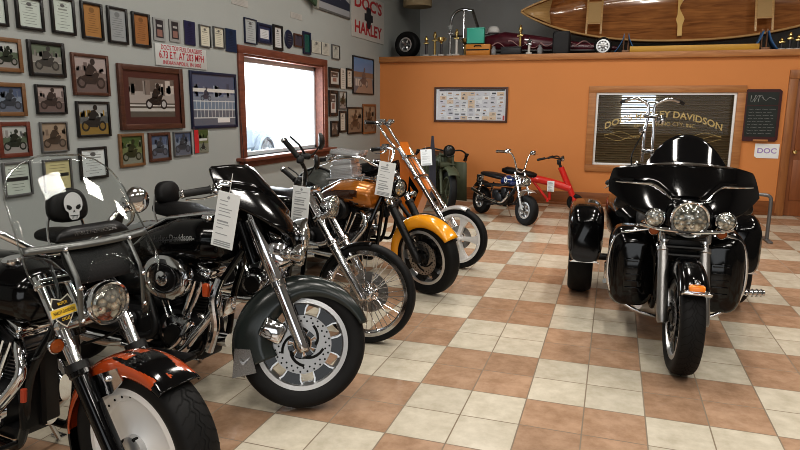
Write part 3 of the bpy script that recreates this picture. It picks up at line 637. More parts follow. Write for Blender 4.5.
def fender(root, name, S, x, z, R, hw, a0, a1, dep, m, p=3.2, n=36, k=17, paint=None, z2=None, taper=0., th=.006):
    """dep: skirt depth, a function of t in 0..1 from the front tip (a0) to the rear tip (a1), degrees above the forward horizontal"""
    mb = MB(S); rings = []
    for i in range(n):
        t = i/(n-1); a = rad(a0+(a1-a0)*t); d = dep(t) if callable(dep) else dep; tp = 1-taper*max(0, abs(t-.5)*2-.6)/.4
        e = min(1, min(t, 1-t)/.05+.25) if taper >= 0 else 1
        ring = []
        for j in range(k):
            ph = PI*j/(k-1); cy = math.copysign(abs(math.cos(ph))**(2/p), math.cos(ph)); s = abs(math.sin(ph))**(2/p)
            q = R-d*(1-s); yy = hw*tp*cy; ring.append((x+q*math.cos(a), yy, z+q*math.sin(a)))
        rings.append(ring)
    mb.loft(rings, closed=False)
    mats = m if isinstance(m, (list, tuple)) else [m]
    if paint: mb.paint(paint)
    return mb.build(name, mats, root, 50, solid=th)
def forks(root, S, r, H, w, up, low, ru=.021, rl=.027, split=.5, cover=None, rk=None, top=None):
    """fork legs from the axle to the clamp at H"""
    d = V((H[0], 0, H[1]-r)); L_ = d.length; d.normalize()
    for s in (-1, 1):
        a = V((0, s*w, r)); mb = MB(S)
        mb.tube([a+d*(L_*split*.9), a+d*(L_+(top or .02))], ru, 16)
        if cover: mb.tube([a+d*(L_*cover), a+d*(L_*(cover+.02)), a+d*(L_*.97)], [ru*1.25, ru*1.45, ru*1.55], 16)
        o = mb.build('fork_leg', up, root)
        mb = MB(S); b = a-d*.03
        mb.tube([b, b+d*.02, b+d*.06, a+d*(L_*split-.03), a+d*(L_*split-.025), a+d*(L_*split)], [rl*.8, rl, rl, rl, rl*1.18, rl*1.15], 16); mb.ball(a, (.03, .02, .03)); mb.lathe([(.016, -.022), (.016, .022)], a, (0, 1, 0), 14)
        mb.build('fork_slider', low, o)
    mb = MB(S)
    for t in (.98, .74):
        p = V((0, 0, r))+d*L_*t; mb.box(p, (.06, 2*w+.05, .035), .012, Matrix.Rotation(-math.atan2(-d.x, d.z), 3, 'Y'))
    mb.tube([V((0, 0, r))+d*L_*.72-V((.03, 0, 0)), V((0, 0, r))+d*L_*.99-V((.03, 0, 0))], .028, 14)
    return mb.build('triple_clamp', low if up is not CHROME else CHROME, root)
def headlight(root, S, p, r, tilt=0., shell=CHROME, depth=1.2, name='headlight', lens=LENS):
    d = V((math.cos(tilt), 0, -math.sin(tilt))); p = V(p); mb = MB(S)
    mb.lathe([(r*.15, -r*depth), (r*.6, -r*depth*.85), (r*.92, -r*.45), (r, -.02), (r*1.06, -.01), (r*1.08, .006), (r*1.02, .016), (r*.93, .012), (r*.92, -.01)], p, d, 36, caps=(1, 0))
    o = mb.build(name, shell, root); mb = MB(S)
    mb.lathe([(r*.95, .004), (r*.8, .016), (r*.5, .028), (r*.25, .033), (.001, .035)], p, d, 32, caps=(0, 0)); mb.build('lens', lens, o)
    return o
def bars(root, S, half, r=.0127, m=CHROME, gripl=.13, lever=True, mirror=None, capm=CHROME, box=True):
    """half: points of the left half of the bar from the middle to the grip end (y > 0)"""
    L_ = smooth_path(half, 5); pts = [V((p.x, -p.y, p.z)) for p in L_[::-1]]+L_[1:]; mb = MB(S); mb.tube(pts, r, 12)
    o = mb.build('handlebar', m, root)
    for s in (-1, 1):
        e = V((L_[-1].x, s*L_[-1].y, L_[-1].z)); q = V((L_[-3].x, s*L_[-3].y, L_[-3].z)); d = (e-q).normalized(); a = e-d*gripl
        mb = MB(S); mb.tube([a, a+d*.004, a+d*.01, e-d*.012, e-d*.006, e], [.021, .021, .0175, .0175, .02, .02], 14); g = mb.build('grip', GRIP, o)
        mb = MB(S); mb.lathe([(.0205, -.004), (.0215, .004), (.016, .014), (.001, .016)], e, d, 14); mb.build('grip_cap', capm, g)
        if lever:
            f = V((1, 0, 0))-d*d.x; f.normalize(); b = a-d*.045
            mb = MB(S); mb.tube([b+f*.03, b+f*.045+d*.03, b+f*.055+d*.09, b+f*.045+d*.17], [.010, .009, .0075, .008], 8, flat=.6); mb.build('lever', m if m is not MATT else MATT, o)
        if box:
            b = a-d*.03; mb = MB(S); mb.box(b, (.05, .05, .05), .014); mb.box(b+V((.03, 0, .025)), (.07, .05, .035), .012); mb.build('control_housing', m, o)
        if mirror:
            b = a-d*.03; k = V((mirror[0], s*mirror[1], mirror[2])); mb = MB(S); mb.tube(smooth_path([b, b+k*.4+V((.03, 0, .0)), b+k]), .005, 8)
            mo = mb.build('mirror', m, o); mb = MB(S); c = b+k+V((0, s*.03, .02))
            mb.lathe([(.001, .03), (.03, .027), (.052, .012), (.058, -.004), (.05, -.01), (.001, -.008)], c, (1, 0, .1), 22)
            for q2 in mb.bm.verts: pass
            mb.build('mirror_shell', CHROME if m is CHROME else MATT, mo)
    return o
def finned(mb, c, d, r, h, n, y=0.):
    prof = []
    for i in range(n):
        t = h*i/n; prof += [(r*.8, t), (r, t+h/n*.15), (r, t+h/n*.5), (r*.8, t+h/n*.62)]
    mb.lathe(prof, c, d, 28)
def vtwin(root, ex, ez, k=1., cyl=FIN, cover=CHROME, case=ENGINE, air='round', airm=CHROME, pipes='low', rear=-1.5, detail=True, pipem=CHROME, rearz=.30, acs=1., pipem2=None):
    E = lambda x, y, z: V((ex+x*k, y*k, ez+z*k))
    mb = MB(); mb.lathe([(.06, -.115), (.125, -.10), (.135, -.06), (.135, .06), (.125, .10), (.06, .115)], E(0, 0, 0), (0, 1, 0), 28); mb.box(E(-.28, 0, .02), (.32*k, .2*k, .2*k), .04); mb.box(E(-.02, 0, -.11), (.36*k, .18*k, .06*k), .02)
    ce = mb.build('crankcase', case, root)
    mb = MB(); mb.lathe([(.105, -.10), (.11, -.125), (.10, -.145), (.07, -.15), (.066, -.165), (.05, -.172), (.001, -.174)], E(.035, 0, .0), (0, 1, 0), 28); mb.body([(ex-.13*k, ez+.03*k, .05, .05), (ex-.05*k, ez+.05*k, .06, .07), (ex+.10*k, ez+.05*k, .055, .07), (ex+.16*k, ez+.02*k, .04, .04)], 16); 
    for v_ in list(mb.bm.verts): pass
    o = mb.build('cam_cover', cover, ce)
    mb = MB(); mb.lathe([(.06, -.174), (.058, -.182), (.03, -.186), (.001, -.187)], E(.035, 0, 0), (0, 1, 0), 24); mb.build('timer_cover', MATT if cover is CHROME else CHROME, o)
    for a in (22.5, -22.5):
        d = V((math.sin(rad(a)), 0, math.cos(rad(a)))); b = V((ex, 0, ez)); R3 = Matrix.Rotation(rad(a), 3, 'Y')
        mb = MB(); finned(mb, b+d*.125*k, d, .070*k, .16*k, 9); cy = mb.build('cylinder', cyl, root)
        mb = MB(); mb.box(b+d*.315*k, (.135*k, .15*k, .05*k), .014, R3); mb.box(b+d*.295*k, (.15*k, .16*k, .012*k), .004, R3); mb.box(b+d*.33*k, (.15*k, .16*k, .012*k), .004, R3); mb.build('cylinder_head', cyl, cy)
        mb = MB(); mb.box(b+d*.37*k, (.125*k, .15*k, .05*k), .022, R3, 3); mb.box(b+d*.347*k, (.135*k, .16*k, .014*k), .006, R3); mb.build('rocker_cover', cover, cy)
        for s in (-.035, .02):
            p0 = E(.02+math.copysign(.045, a)+s*.6, -.105, .075); p1 = b+d*.30*k+V((s*.9+math.copysign(-.02, a), -.075*k, 0))
            mb = MB(); mb.tube([p0, p0+(p1-p0)*.08, p0+(p1-p0)*.1, p0+(p1-p0)*.45, p0+(p1-p0)*.46, p1], [.014, .014, .010, .010, .012, .012], 10); mb.build('pushrod_tube', CHROME, cy)
    if air == 'round':
        mb = MB(Matrix.Translation(E(-.005, -.16, .30)) @ Matrix.Diagonal((1.22*acs, 1, acs, 1))); mb.lathe([(.085, .06), (.10, .045), (.108, 0), (.104, -.02), (.09, -.034), (.07, -.036), (.066, -.028), (.001, -.028)], (0, 0, 0), (0, 1, 0), 36)
        ac = mb.build('air_cleaner', airm, root); mb = MB(Matrix.Translation(E(-.005, -.16, .30)) @ Matrix.Diagonal((1.1*acs, 1, acs, 1)))
        mb.lathe([(.062, -.026), (.062, -.034), (.048, -.036), (.046, -.03)], (0, 0, 0), (0, 1, 0), 30); o = mb.build('cover_ring', MATT, ac)
        mb = MB(); mb.lathe([(.042, -.02), (.04, -.044), (.03, -.05), (.001, -.052)], E(-.005, -.16, .30), (0, 1, 0), 24); mb.build('cover_boss', CHROME, ac)
    if pipes:
        b = V((ex, 0, ez))
        for a, dz, dy in ((22.5, 0, 0), (-22.5, .075 if pipes == 'stag' else .02, .0)):
            d = V((math.sin(rad(a)), 0, math.cos(rad(a)))); h = b+d*.30*k+V((math.copysign(.05, a), -.06, 0))
            if a > 0: P_ = [h, h+V((.07, -.04, .0)), h+V((.12, -.07, -.10)), V((ex+.17*k, -.17, ez+.02)), V((ex+.06, -.19, ez-.10)), V((ex-.25, -.2, ez-.09)), V((rear+.55, -.2, rearz-.04+dz))]
            else: P_ = [h, h+V((.02, -.07, -.01)), h+V((.05, -.11, -.10)), V((ex-.06, -.2, ez+.02)), V((ex-.22, -.215, ez-.03)), V((rear+.6, -.21, rearz+.03+dz))]
            mb = MB(); mb.tube(smooth_path(P_, 5), .023, 14); po = mb.build('exhaust_pipe', pipem if a > 0 or not pipem2 else pipem2, root)
            e = P_[-1]; mb = MB(); q = e+V((-.62, 0, .03)); mb.tube([e+V((.06, 0, 0)), e, e+V((-.06, 0, 0)), q+V((.08, 0, 0)), q], [.025, .036, .044, .046, .040], 18); mb.tube([q+V((.01, 0, 0)), q+V((-.01, 0, 0))], .03, 14); mb.build('muffler', pipem if a > 0 or not pipem2 else pipem2, po)
    mb = MB(); mb.body([(ex-.55*k, ez+.03*k, .03, .085, .16), (ex-.45*k, ez+.02*k, .045, .11, .165), (ex-.1*k, ez, .045, .10, .165), (ex+.08*k, ez-.0*k, .05, .115, .165), (ex+.14*k, ez, .03, .06, .16)], 20); mb.build('primary_cover', cover, root)
    if detail:
        mb = MB(); mb.tube([E(.17, 0, -.04), E(.26, 0, -.04)], .038, 18); mb.build('oil_filter', CHROME, ce)
        mb = MB(); mb.body([(ex-.40*k, ez+.22*k, .09, .08), (ex-.30*k, ez+.24*k, .12, .10), (ex-.20*k, ez+.22*k, .09, .08)], 18); mb.build('oil_tank', MATT, root)
        mb = MB(); mb.lathe([(.06, -.12), (.065, -.15), (.05, -.165), (.001, -.168)], E(-.30, 0, .03), (0, 1, 0), 20); mb.box(E(-.33, -.11, -.06), (.18*k, .03, .05*k), .012); mb.build('transmission_cover', cover, ce)
def frame_tubes(root, H, ex, ez, rearx, rr, m=BLACK, w=.11):
    mb = MB(); hx, hz = H; hb = (hx-.06, 0, hz-.20)
    mb.tube([(hx-.03, 0, hz-.02), (hx+.06, 0, hz-.24)], .036, 16)
    mb.tube(smooth_path([(hx-.03, 0, hz-.10), (ex, 0, hz-.16), (rearx+.55, 0, rr+.36), (rearx+.40, 0, rr+.20)], 5), .026, 12)
    for s in (-1, 1):
        mb.tube(smooth_path([(hx+.0, s*.02, hz-.17), (ex+.30, s*w*.9, ez+.18), (ex+.24, s*w, ez-.10), (ex+.10, s*w, ez-.14), (ex-.4, s*w, ez-.12), (rearx+.42, s*w, rr-.02), (rearx, s*(w+.01), rr)], 5), .018, 10)
        mb.tube(smooth_path([(rearx+.42, s*w*.9, rr+.0), (rearx+.42, s*w*.8, rr+.2), (rearx+.36, s*.08, rr+.30)], 4), .017, 10)
        mb.tube([(rearx, s*(w+.01), rr), (rearx+.38, s*.10, rr+.26)], .016, 10)
    return mb.build('frame', m, root)
def tank(root, st, m, paint=None, p=2.3, cap=True, n=28):
    mb = MB(); S_ = []
    for i in range(len(st)-1):
        for j in range(4): t = j/4; S_.append(tuple(a*(1-t)+b*t for a, b in zip(st[i], st[i+1])))
    S_.append(st[-1]); mb.body(S_, n, p=p)
    if paint: mb.paint(paint)
    o = mb.build('fuel_tank', m, root, 60)
    if cap:
        i = max(range(len(st)), key=lambda q: st[q][1]+st[q][3]); s = st[i]
        mb = MB(); mb.lathe([(.038, -.01), (.04, .006), (.034, .014), (.001, .016)], (s[0], -.05, s[1]+s[3]-.004), (0, -.2, 1), 20); mb.build('fuel_cap', CHROME, o)
    return o
def seat(root, st, p=2.6, name='seat', m=LEATHER):
    mb = MB(); S_ = []
    for i in range(len(st)-1):
        for j in range(3): t = j/3; S_.append(tuple(a*(1-t)+b*t for a, b in zip(st[i], st[i+1])))
    S_.append(st[-1]); mb.body(S_, 22, p=p); return mb.build(name, m, root, 60)
def backrest(root, x, z0, z1, hw=.14, th=.045, m=LEATHER, chromebar=True, rak=.12):
    c = (x-(z1-z0)*rak*.5, (z0+z1)/2); mb = MB(Matrix.Translation((c[0], 0, c[1])) @ Matrix.Rotation(-rak, 4, 'Y')); hh = (z1-z0)/2; rings = []
    for q, sc in ((-th, .80), (-th*.6, .97), (0, 1), (th*.6, .97), (th, .80)):
        rings.append([(q, hw*sc*math.copysign(abs(math.cos(t))**.75, math.cos(t))*(1-.12*math.sin(t)), hh*sc*math.copysign(abs(math.sin(t))**.75, math.sin(t))) for t in [2*PI*i/28 for i in range(28)]])
    mb.loft(rings); o = mb.build('backrest', m, root, 60)
    mb = MB()
    for s in (-1, 1): mb.tube(smooth_path([(x+.1, s*.15, z0-.28), (x-.01, s*.14, z0-.08), (x-.04, s*.09, z0+.08), (x-.045, 0, z0+.11)]), .008, 8)
    mb.build('sissy_bar', CHROME if chromebar else MATT, o)
    return o
def signal(root, S, p, d=(1, 0, 0), r=.032, lens=AMBER, stem=None, name='turn_signal'):
    mb = MB(S); p = V(p); mb.lathe([(.001, -r*1.3), (r*.6, -r*1.15), (r*.95, -r*.5), (r*1.05, 0), (r*.95, .004)], p, d, 18, caps=(0, 0))
    if stem: mb.tube([p, V(stem)], .007, 8)
    o = mb.build(name, CHROME, root); mb = MB(S); mb.lathe([(r*.95, 0), (r*.8, r*.3), (.001, r*.45)], p, d, 18, caps=(0, 0)); mb.build('lens', lens, o)
    return o
def taillight(root, x, z, hw=.06):
    mb = MB(); mb.box((x+.02, 0, z), (.06, 2*hw+.02, .07), .02); o = mb.build('tail_light', CHROME, root); mb = MB(); mb.box((x-.012, 0, z), (.03, 2*hw, .055), .014); mb.build('lens', REDL, o)
def kickstand(root, ex, ez, y=.16):
    mb = MB(); mb.tube([(ex-.02, y-.02, ez-.10), (ex-.06, y+.10, .03), (ex-.10, y+.13, .022)], .011, 8); mb.box((ex-.11, y+.135, .02), (.07, .04, .012), .004); mb.build('kickstand', CHROME, root)
def floorboard(root, x, z, y, s=-1):
    mb = MB(); mb.box((x, s*y, z), (.28, .10, .025), .01); mb.tube([(x+.05, s*.1, z-.02), (x+.05, s*y, z-.015)], .01, 8); mb.build('floorboard', MATT, root)
def price_tag(bx, name_lbl, w=.15, h=.42, tilt=0., string=.18):
    """bx: world position of the hanging point; card hangs below on a string"""
    t = thing('price_tag', name_lbl, 'price tag', bx, tilt, 'hanging white price tags')
    return t, w, h, string
def hang_tag(pt, lbl, yaw, roll, w, h, string, seed):
    t = thing('price_tag', lbl, 'price tag', pt, 0, 'hanging white price tags'); t.rotation_euler = (0, rad(roll), rad(yaw))
    mb = MB(); mb.box((0, 0, -string-h/2), (w, .0025, h), .0008); mb.mi = 1; o = (-w/2, -.0022, -string-h); u, v = (1, 0, 0), (0, 0, 1); r = random.Random(seed)
    y = .84
    while y > .16:
        L_ = r.uniform(.3, .75)*w; k = r.choice([.004, .004, .008]); mb.quad(o, u, v, w*.14, h*y-k/2, w*.14+L_, h*y+k/2); y -= r.choice([.05, .07, .11])
    for q in range(3): mb.quad(o, u, v, w*.12, h*(.03+.035*q), w*.88, h*(.03+.035*q)+h*.022)
    mb.pol2(o, u, v, [(w*.5+w*.07*math.cos(a), h*.91+w*.07*math.sin(a)) for a in [2*PI*i/10 for i in range(10)]])
    mb.build('card', [PAPER, mat('tag_ink', (.36, .38, .39), .7)], t, smooth=0, recalc=False)
    mb = MB(); mb.tube([(0, 0, .0), (0, 0, -string*.5), (0, -.001, -string-.012)], .0018, 5); mb.build('string', WHITE, t)
    return t
GB = 'motorcycles parked in a row along the left wall'
def rake(H, r): return math.atan2(-H[0], H[1]-r)
def emblem_plate(root, name, o, u, v, s, txt=None, par=None):
    """black and yellow shield badge"""
    mb = MB(); O, u, v = V(o), V(u), V(v); n = u.cross(v).normalized()
    def pl(pts, h, mi): mb.mi = mi; mb.poly([O+u*a*s+v*b*s+n*h for a, b in pts])
    sh = [(-.7, 1), (0, .75), (.7, 1), (.95, .55), (.7, .2), (.75, -.35), (.35, -.75), (0, -1), (-.35, -.75), (-.75, -.35), (-.7, .2), (-.95, .55)]
    pl([(a*1.12, b*1.12) for a, b in sh], 0, 2); pl(sh, .001, 0); pl([(-1.25, .32), (1.25, .32), (1.25, -.32), (-1.25, -.32)], .002, 2); pl([(-1.18, .26), (1.18, .26), (1.18, -.26), (-1.18, -.26)], .003, 1)
    if txt: mb.mi = 0; mb.text(txt[0], .34*s, O+v*.0, u, v, None, .01, .0045, width=2.0*s); mb.mi = 1; mb.text(txt[1], .3*s, O+v*.58*s, u, v, None, .01, .0045, width=.9*s); mb.text(txt[2], .3*s, O-v*.52*s, u, v, None, .01, .0045, width=.8*s)
    return mb.build(name, [mat('badge_black', (.015, .014, .014), .4), mat('badge_yellow', (.75, .50, .05), .4), mat('badge_edge', (.55, .52, .45), .4)], root, smooth=0, recalc=False)
def batwing(root, S, X0, Z0, m, screen=SMOKE, sh=.19, sz=1., name='fairing', trim=True, ys=1.):
    """handlebar fairing with drooping wings: X0 = front face, Z0 = headlight height"""
    nu, nv = 49, 22
    def top(y): y = abs(y); return .315-.02*(y/.26)**2 if y < .26 else .295-.04*((y-.26)/.155)**1.3 if y < .415 else .255-.09*((y-.415)/.03)**1.5
    def bot(y): y = abs(y); return -.115 if y < .10 else -.115+.09*((y-.10)/.08) if y < .18 else -.025+.05*((y-.18)/.12)**1 if y < .30 else .025+.085*((y-.30)/.145)
    def crease(y): y = abs(y); return .12 if y < .11 else .12+.075*min(1, ((y-.11)/.09))**.6 if y < .20 else .195-.01*((y-.20)/.2)
    def X(y, z):
        x = -.24*(abs(y)/.445)**2.3-1.05*max(0, z-.03)**1.12-.10*max(0, -z)
        c = crease(y); t = min(1, max(0, (z-c+.012)/.024)); x += .022*t*t*(3-2*t)*min(1, (.46-abs(y))/.06)
        return x
    mb = MB(S); rings = []
    for i in range(nu):
        y = .445*math.sin((i/(nu-1)-.5)*PI*.999); zb, zt = bot(y), max(top(y), bot(y)+.012)
        rings.append([(X0+X(y, z)*sz, y*sz*ys, Z0+z*sz) for z in [zb+(zt-zb)*j/(nv-1) for j in range(nv)]])
    mb.loft(rings, closed=False)
    o = mb.build(name, m, root, 40, solid=.014)
    if screen:
        mb = MB(S); rings = []
        for i in range(25):
            y = .24*math.sin((i/24-.5)*PI*.999); h = sh*max(.02, 1-(abs(y)/.245)**2.2)
            rings.append([(X0+(X(y, top(y))-.012-.55*h*t-.05*t*h)*sz, y*sz*ys, Z0+(top(y)-.015+h*t)*sz) for t in [j/8 for j in range(9)]])
        mb.loft(rings, closed=False); mb.build('windscreen', screen, o, 40, solid=.005)
    if trim:
        mb = MB(S)
        P_ = [(X0+(X(y, top(y))+.004)*sz, y*sz, Z0+(top(y)-.006)*sz) for y in [.30*(i/20-.5)*2*.87 for i in range(21)]]
        mb.tube(P_, [.008+.016*math.sin(PI*i/20) for i in range(21)], 8, flat=.6); mb.build('chrome_trim', CHROME, o)
        for s in (-1, 1):
            mb = MB(S); ys = [.004+i*.40/22 for i in range(23)]
            mb.tube([(X0+(X(y, crease(y)-.014)+.004)*sz, s*y*sz, Z0+(crease(y)-.012)*sz) for y in ys], [.004+.004*math.sin(PI*i/22) for i in range(23)], 6); mb.build('crease_glint_strip', CHROME, o)  # chrome tube added along the crease in place of its bright reflection
    return o
def shield(root, S, X0, cz, top, m=SHIELD):
    """tall clear windshield, wrapped back at its edges and notched around the headlight"""
    mb = MB(S); rings = []
    def half(z):   # half width by height
        t = (z-cz)
        return .17+.09*min(1, max(0, (t+.26)/.22)) if t < -.04 else .26-.03*max(0, t)/.3 if t < top-.14 else .23*math.sqrt(max(.02, 1-((t-(top-.14))/.145)**2))+.0
    for i in range(31):
        z = cz-.26+(top+.255)*i/30; w = half(z); row = []
        for j in range(25):
            y = w*(j/12-1); x = X0-.62*max(0, z-cz+.06)-.85*y*y
            row.append((x, y, z))
        rings.append(row)
    mb.loft(rings, closed=False)
    iv = S.inverted(); kill = []
    for f in mb.bm.faces:
        c = iv @ f.calc_center_median()
        if (c.y/.125)**2+((c.z-cz+.20)/.20)**2 < 1: kill.append(f)
    bmesh.ops.delete(mb.bm, geom=kill, context='FACES')
    o = mb.build('windshield', m, root, 60, solid=.004)
    P = lambda y, z, d=.006: (X0-.62*max(0, z-cz+.06)-.85*y*y+d, y, z)
    mb = MB(S)   # bracket across the middle and two straps
    zz = cz+.06; rows = [[P(y, zz+q, .008) for q in (-.014, .010)] for y in [.25*(i/14-1) for i in range(29)]]
    mb.loft(rows, closed=False); b = mb.build('bracket_strip', mat('grey_bracket', (.16, .165, .16), .38, .8), o, 60, solid=.004)
    mb = MB(S); rows = [[P(y, z, .010) for y in (-.125, .125)] for z in (zz-.01, zz+.045)]
    rows = [[P(y, zz+.018, .011), P(y, zz+.018+.045*(1-(abs(y)/.15)**6), .011)] for y in [.15*(i/10-1) for i in range(21)]]
    mb.loft(rows, closed=False); mb.build('top_plate', MATT, o, 60, solid=.003)
    mb = MB(S); mb.text('HARLEY-DAVIDSON', .02, P(0, zz+.036, .016), (0, 1, 0), (-.39, 0, .92), None, .01, 0, width=.17); mb.build('plate_lettering', CHROME, o)
    for s in (-1, 1):
        mb = MB(S); rows = [[P(s*(.13+q), z, .007) for q in (-.009, .009)] for z in [cz-.22+i*.28/8 for i in range(9)]]; mb.loft(rows, closed=False); mb.build('side_strap', mat('grey_bracket', (.16, .165, .16), .38, .8), o, 60, solid=.004)
        for z in (cz-.2, cz-.08, cz+.05):
            mb = MB(S); mb.ball(P(s*.13, z, .014), .009); mb.build('bolt', CHROME, o)
    mb = MB(S)
    mb = MB(S); pts = []
    for z, w, th in ((cz-.075, .10, .03), (cz-.06, .125, .055), (cz-.01, .13, .06), (cz+.04, .125, .045), (cz+.05, .10, .02)):
        x = P(0, z, 0)[0]-.022-th/2; pts.append([(x+math.copysign(abs(math.cos(a))**.6, math.cos(a))*th/2, w*math.copysign(abs(math.sin(a))**.6, math.sin(a)), z) for a in [2*PI*i/24 for i in range(24)]])
    mb.loft(pts); mb.build('shield_dark_insert', LEATHER, o)  # added dark insert, standing in for dark reflections low in the shield
    mb = MB(S)
    E_ = [P(-half(z), z, 0) for z in [cz-.1+i*(top+.095)/20 for i in range(21)]]+[P(half(z), z, 0) for z in [cz-.1+(20-i)*(top+.095)/20 for i in range(21)]]
    mb.tube(E_, .0035, 6); mb.build('edge_bead', clear('edge_plastic', (.75, .78, .78), .1, .35), o)
    return o
def skull(root, o, u, v, s):
    mb = MB(); O, u, v = V(o), V(u), V(v); n = u.cross(v).normalized()
    def pl(pts, h, mi): mb.mi = mi; mb.poly([O+u*a*s+v*b*s+n*h for a, b in pts])
    pl([(.72*math.cos(t), .25+.72*math.sin(t)) for t in [rad(-25+i*230/16) for i in range(17)]]+[(-.62, -.15), (-.42, -.30), (-.38, -.62), (-.22, -.78), (.22, -.78), (.38, -.62), (.42, -.30), (.62, -.15)], 0, 0)
    for q in (-1, 1): pl([(q*.14, .02), (q*.30, .14), (q*.52, .18), (q*.54, -.02), (q*.36, -.16), (q*.18, -.12)], .0015, 1)
    pl([(-.10, -.34), (0, -.12), (.10, -.34), (0, -.28)], .0015, 1)
    for k in range(-2, 3): pl([(k*.10-.012, -.5), (k*.10+.012, -.5), (k*.10+.012, -.74), (k*.10-.012, -.74)], .0015, 1)
    pl([(-.34, -.50), (.34, -.50), (.30, -.545), (-.30, -.545)], .0015, 1)
    return mb.build('skull_emblem', [mat('skull_silver', (.62, .62, .62), .4), mat('skull_dark', (.01, .01, .01), .5)], root, smooth=0, recalc=False)
# ---------------------------------------------------------------- A: windshield cruiser with the burnt orange fender
r = .33; H_ = (-.37, .93); rk = rake(H_, r); S = steer_m(H_, rk, rad(-4))
A = bike_root('cruiser_motorcycle', 'nearest cruiser with clear windshield, solid disc wheel and orange flame fender', (-1.575, 1.745), -7, r, S, 3, GB)
wheel(A, 'front_wheel', S, 0, r, .15, .235, 'disc', (mat('satin_alloy', (.85, .86, .87), .38, .25), mat('satin_alloy', (.85, .86, .87), .38, .25), SILVER), (), 'zigzag')
def flame(c):
    q = S.inverted() @ c; a = math.degrees(math.atan2(q.z-r, q.x)); y = abs(q.y)
    if a < 60+3*math.sin(y*40): return 1
    t = (a-60)/60
    w = .018+.022*math.sin(PI*min(1, max(0, t))*1.15)
    if 60 <= a < 120 and abs(y-.026) < w*(1 if a < 100 else max(0, (120-a)/20)) and abs(y-.028) > w*.55*(1 if 90 < a < 110 else 0): return 1
    return 0
fd = fender(A, 'front_fender', S, 0, r, .356, .092, 54, 200, lambda t: .030+.035*math.sin(PI*min(1, t*1.2)), [BURNT, BLACK], 3., 170, 61, flame)
for s in (-1, 1):
    mb = MB(S); mb.prism([(-.15, s*.088, .60), (-.02, s*.088, .655), (.02, s*.092, .62), (-.04, s*.092, .56), (-.12, s*.09, .52)], (0, s*.008, 0)); mb.ball((-.06, s*.10, .61), .012); mb.build('fender_bracket', CHROME, fd)
forks(A, S, r, H_, .125, CHROME, BLACK, .0245, .034, .50, None)
for s in (-1, 1):
    mb = MB(S); d = V((H_[0], 0, H_[1]-r)).normalized(); p = V((0, s*.125, r))+d*.345; mb.tube([p, p+d*.03], .042, 14); mb.build('dust_cover', MATT, A)
headlight(A, S, (-.17, 0, .85), .078, .05)
shield(A, S, -.13, 1.02, .37)
emblem_plate(A, 'shield_badge', S @ V((-.145, -.19, .87)), (-.25, .97, 0), (-.3, 0, .95), .05, ('HARLEY-DAVIDSON', 'MOTOR', 'CYCLES'))['label'] = 'yellow and black shield badge'
bars(A, S, [(-.40, .0, 1.02), (-.40, .10, 1.03), (-.43, .25, 1.13), (-.52, .36, 1.14), (-.66, .43, 1.06)], mirror=(.12, -.06, .02))
signal(A, S, (-.20, -.19, .735), (1, 0, 0), .028, mat('dark_amber', (.25, .06, .01), .2), (-.27, -.13, .75))
frame_tubes(A, (-.42, .93), -.80, .36, -1.64, .32)
vtwin(A, -.80, .36, 1.0, FIN, CHROME, ENGINE, 'round', MATT, 'stag', -1.64)
tank(A, [(-.47, .80, .03, .06), (-.52, .82, .12, .11), (-.65, .84, .165, .125), (-.85, .83, .155, .11), (-1.02, .79, .10, .075), (-1.10, .77, .05, .05)], BLACK)
seat(A, [(-1.02, .73, .08, .05), (-1.15, .70, .15, .055), (-1.32, .70, .17, .06), (-1.45, .76, .15, .055), (-1.62, .78, .12, .045), (-1.80, .77, .07, .03)])
wheel(A, 'rear_wheel', Matrix(), -1.64, .325, .16, .225, 'disc', (SILVER, SILVER, ALU))
fender(A, 'rear_fender', Matrix(), -1.64, .325, .40, .12, 20, 178, .12, BLACK)
taillight(A, -2.03, .52); kickstand(A, -.80, .36); floorboard(A, -.62, .27, .27)
mb = MB(); mb.box((-.53, -.05, .46), (.03, .16, .30), .01); mb.box((-.52, -.05, .46), (.035, .02, .30)); mb.build('regulator', MATT, A)
mb = MB(); mb.tube([(-.47, -.15, .50), (-.475, -.15, .45)], .012, 10); mb.build('red_cap', mat('warning_red', (.35, .05, .02), .4), A)
mb = MB()
for y, z in ((.08, 0), (-.07, .02)): mb.tube(smooth_path([(-.40, y, .98), (-.28, y*1.8, .86), (-.33, y*2.2, .68), (-.48, y*1.5, .60)]), .006, 8)
mb.build('control_cable', MATT, A)
# ---------------------------------------------------------------- B: black touring bike with the fork fairing
r = .335; H_ = (-.30, .98); rk = rake(H_, r); S = steer_m(H_, rk, rad(31))
B = bike_root('touring_motorcycle', 'black touring bike with fairing, charcoal fender and skull on its backrest', (-1.50, 2.85), -2, r, S, 4, GB)
wheel(B, 'front_wheel', S, 0, r, .13, .236, 'slot', (SILVER, BLACK, MATT), (-1, 1), None, None, 7, None, .152)
fd = fender(B, 'front_fender', S, 0, r, .364, .092, 22, 206, lambda t: .045+.10*min(1, t*2.0)+.14*max(0, t-.4), GREYF, 3.4, 56, 21)
mb = MB(S @ Matrix.Translation((.045, 0, .015))); mb.prism([(-.385, -.075, .285), (-.305, -.095, .285), (-.265, -.095, .17), (-.385, -.075, .135)], (0, -.012, 0)); mb.prism([(-.385, .075, .285), (-.305, .095, .285), (-.265, .095, .17), (-.385, .075, .135)], (0, .012, 0))
mb.loft([[(-.395+.03*abs(y/.08), y, .285), (-.375+.05*abs(y/.08), y, .14)] for y in [.09*(i/6-1) for i in range(13)]], closed=False)
mb.prism([(-.36, -.109, .235), (-.335, -.109, .205), (-.30, -.109, .25), (-.335, -.109, .222)], (0, -.004, 0)); mb.build('fender_tip', mat('bright_tip', (.55, .56, .57), .25, .9), fd)
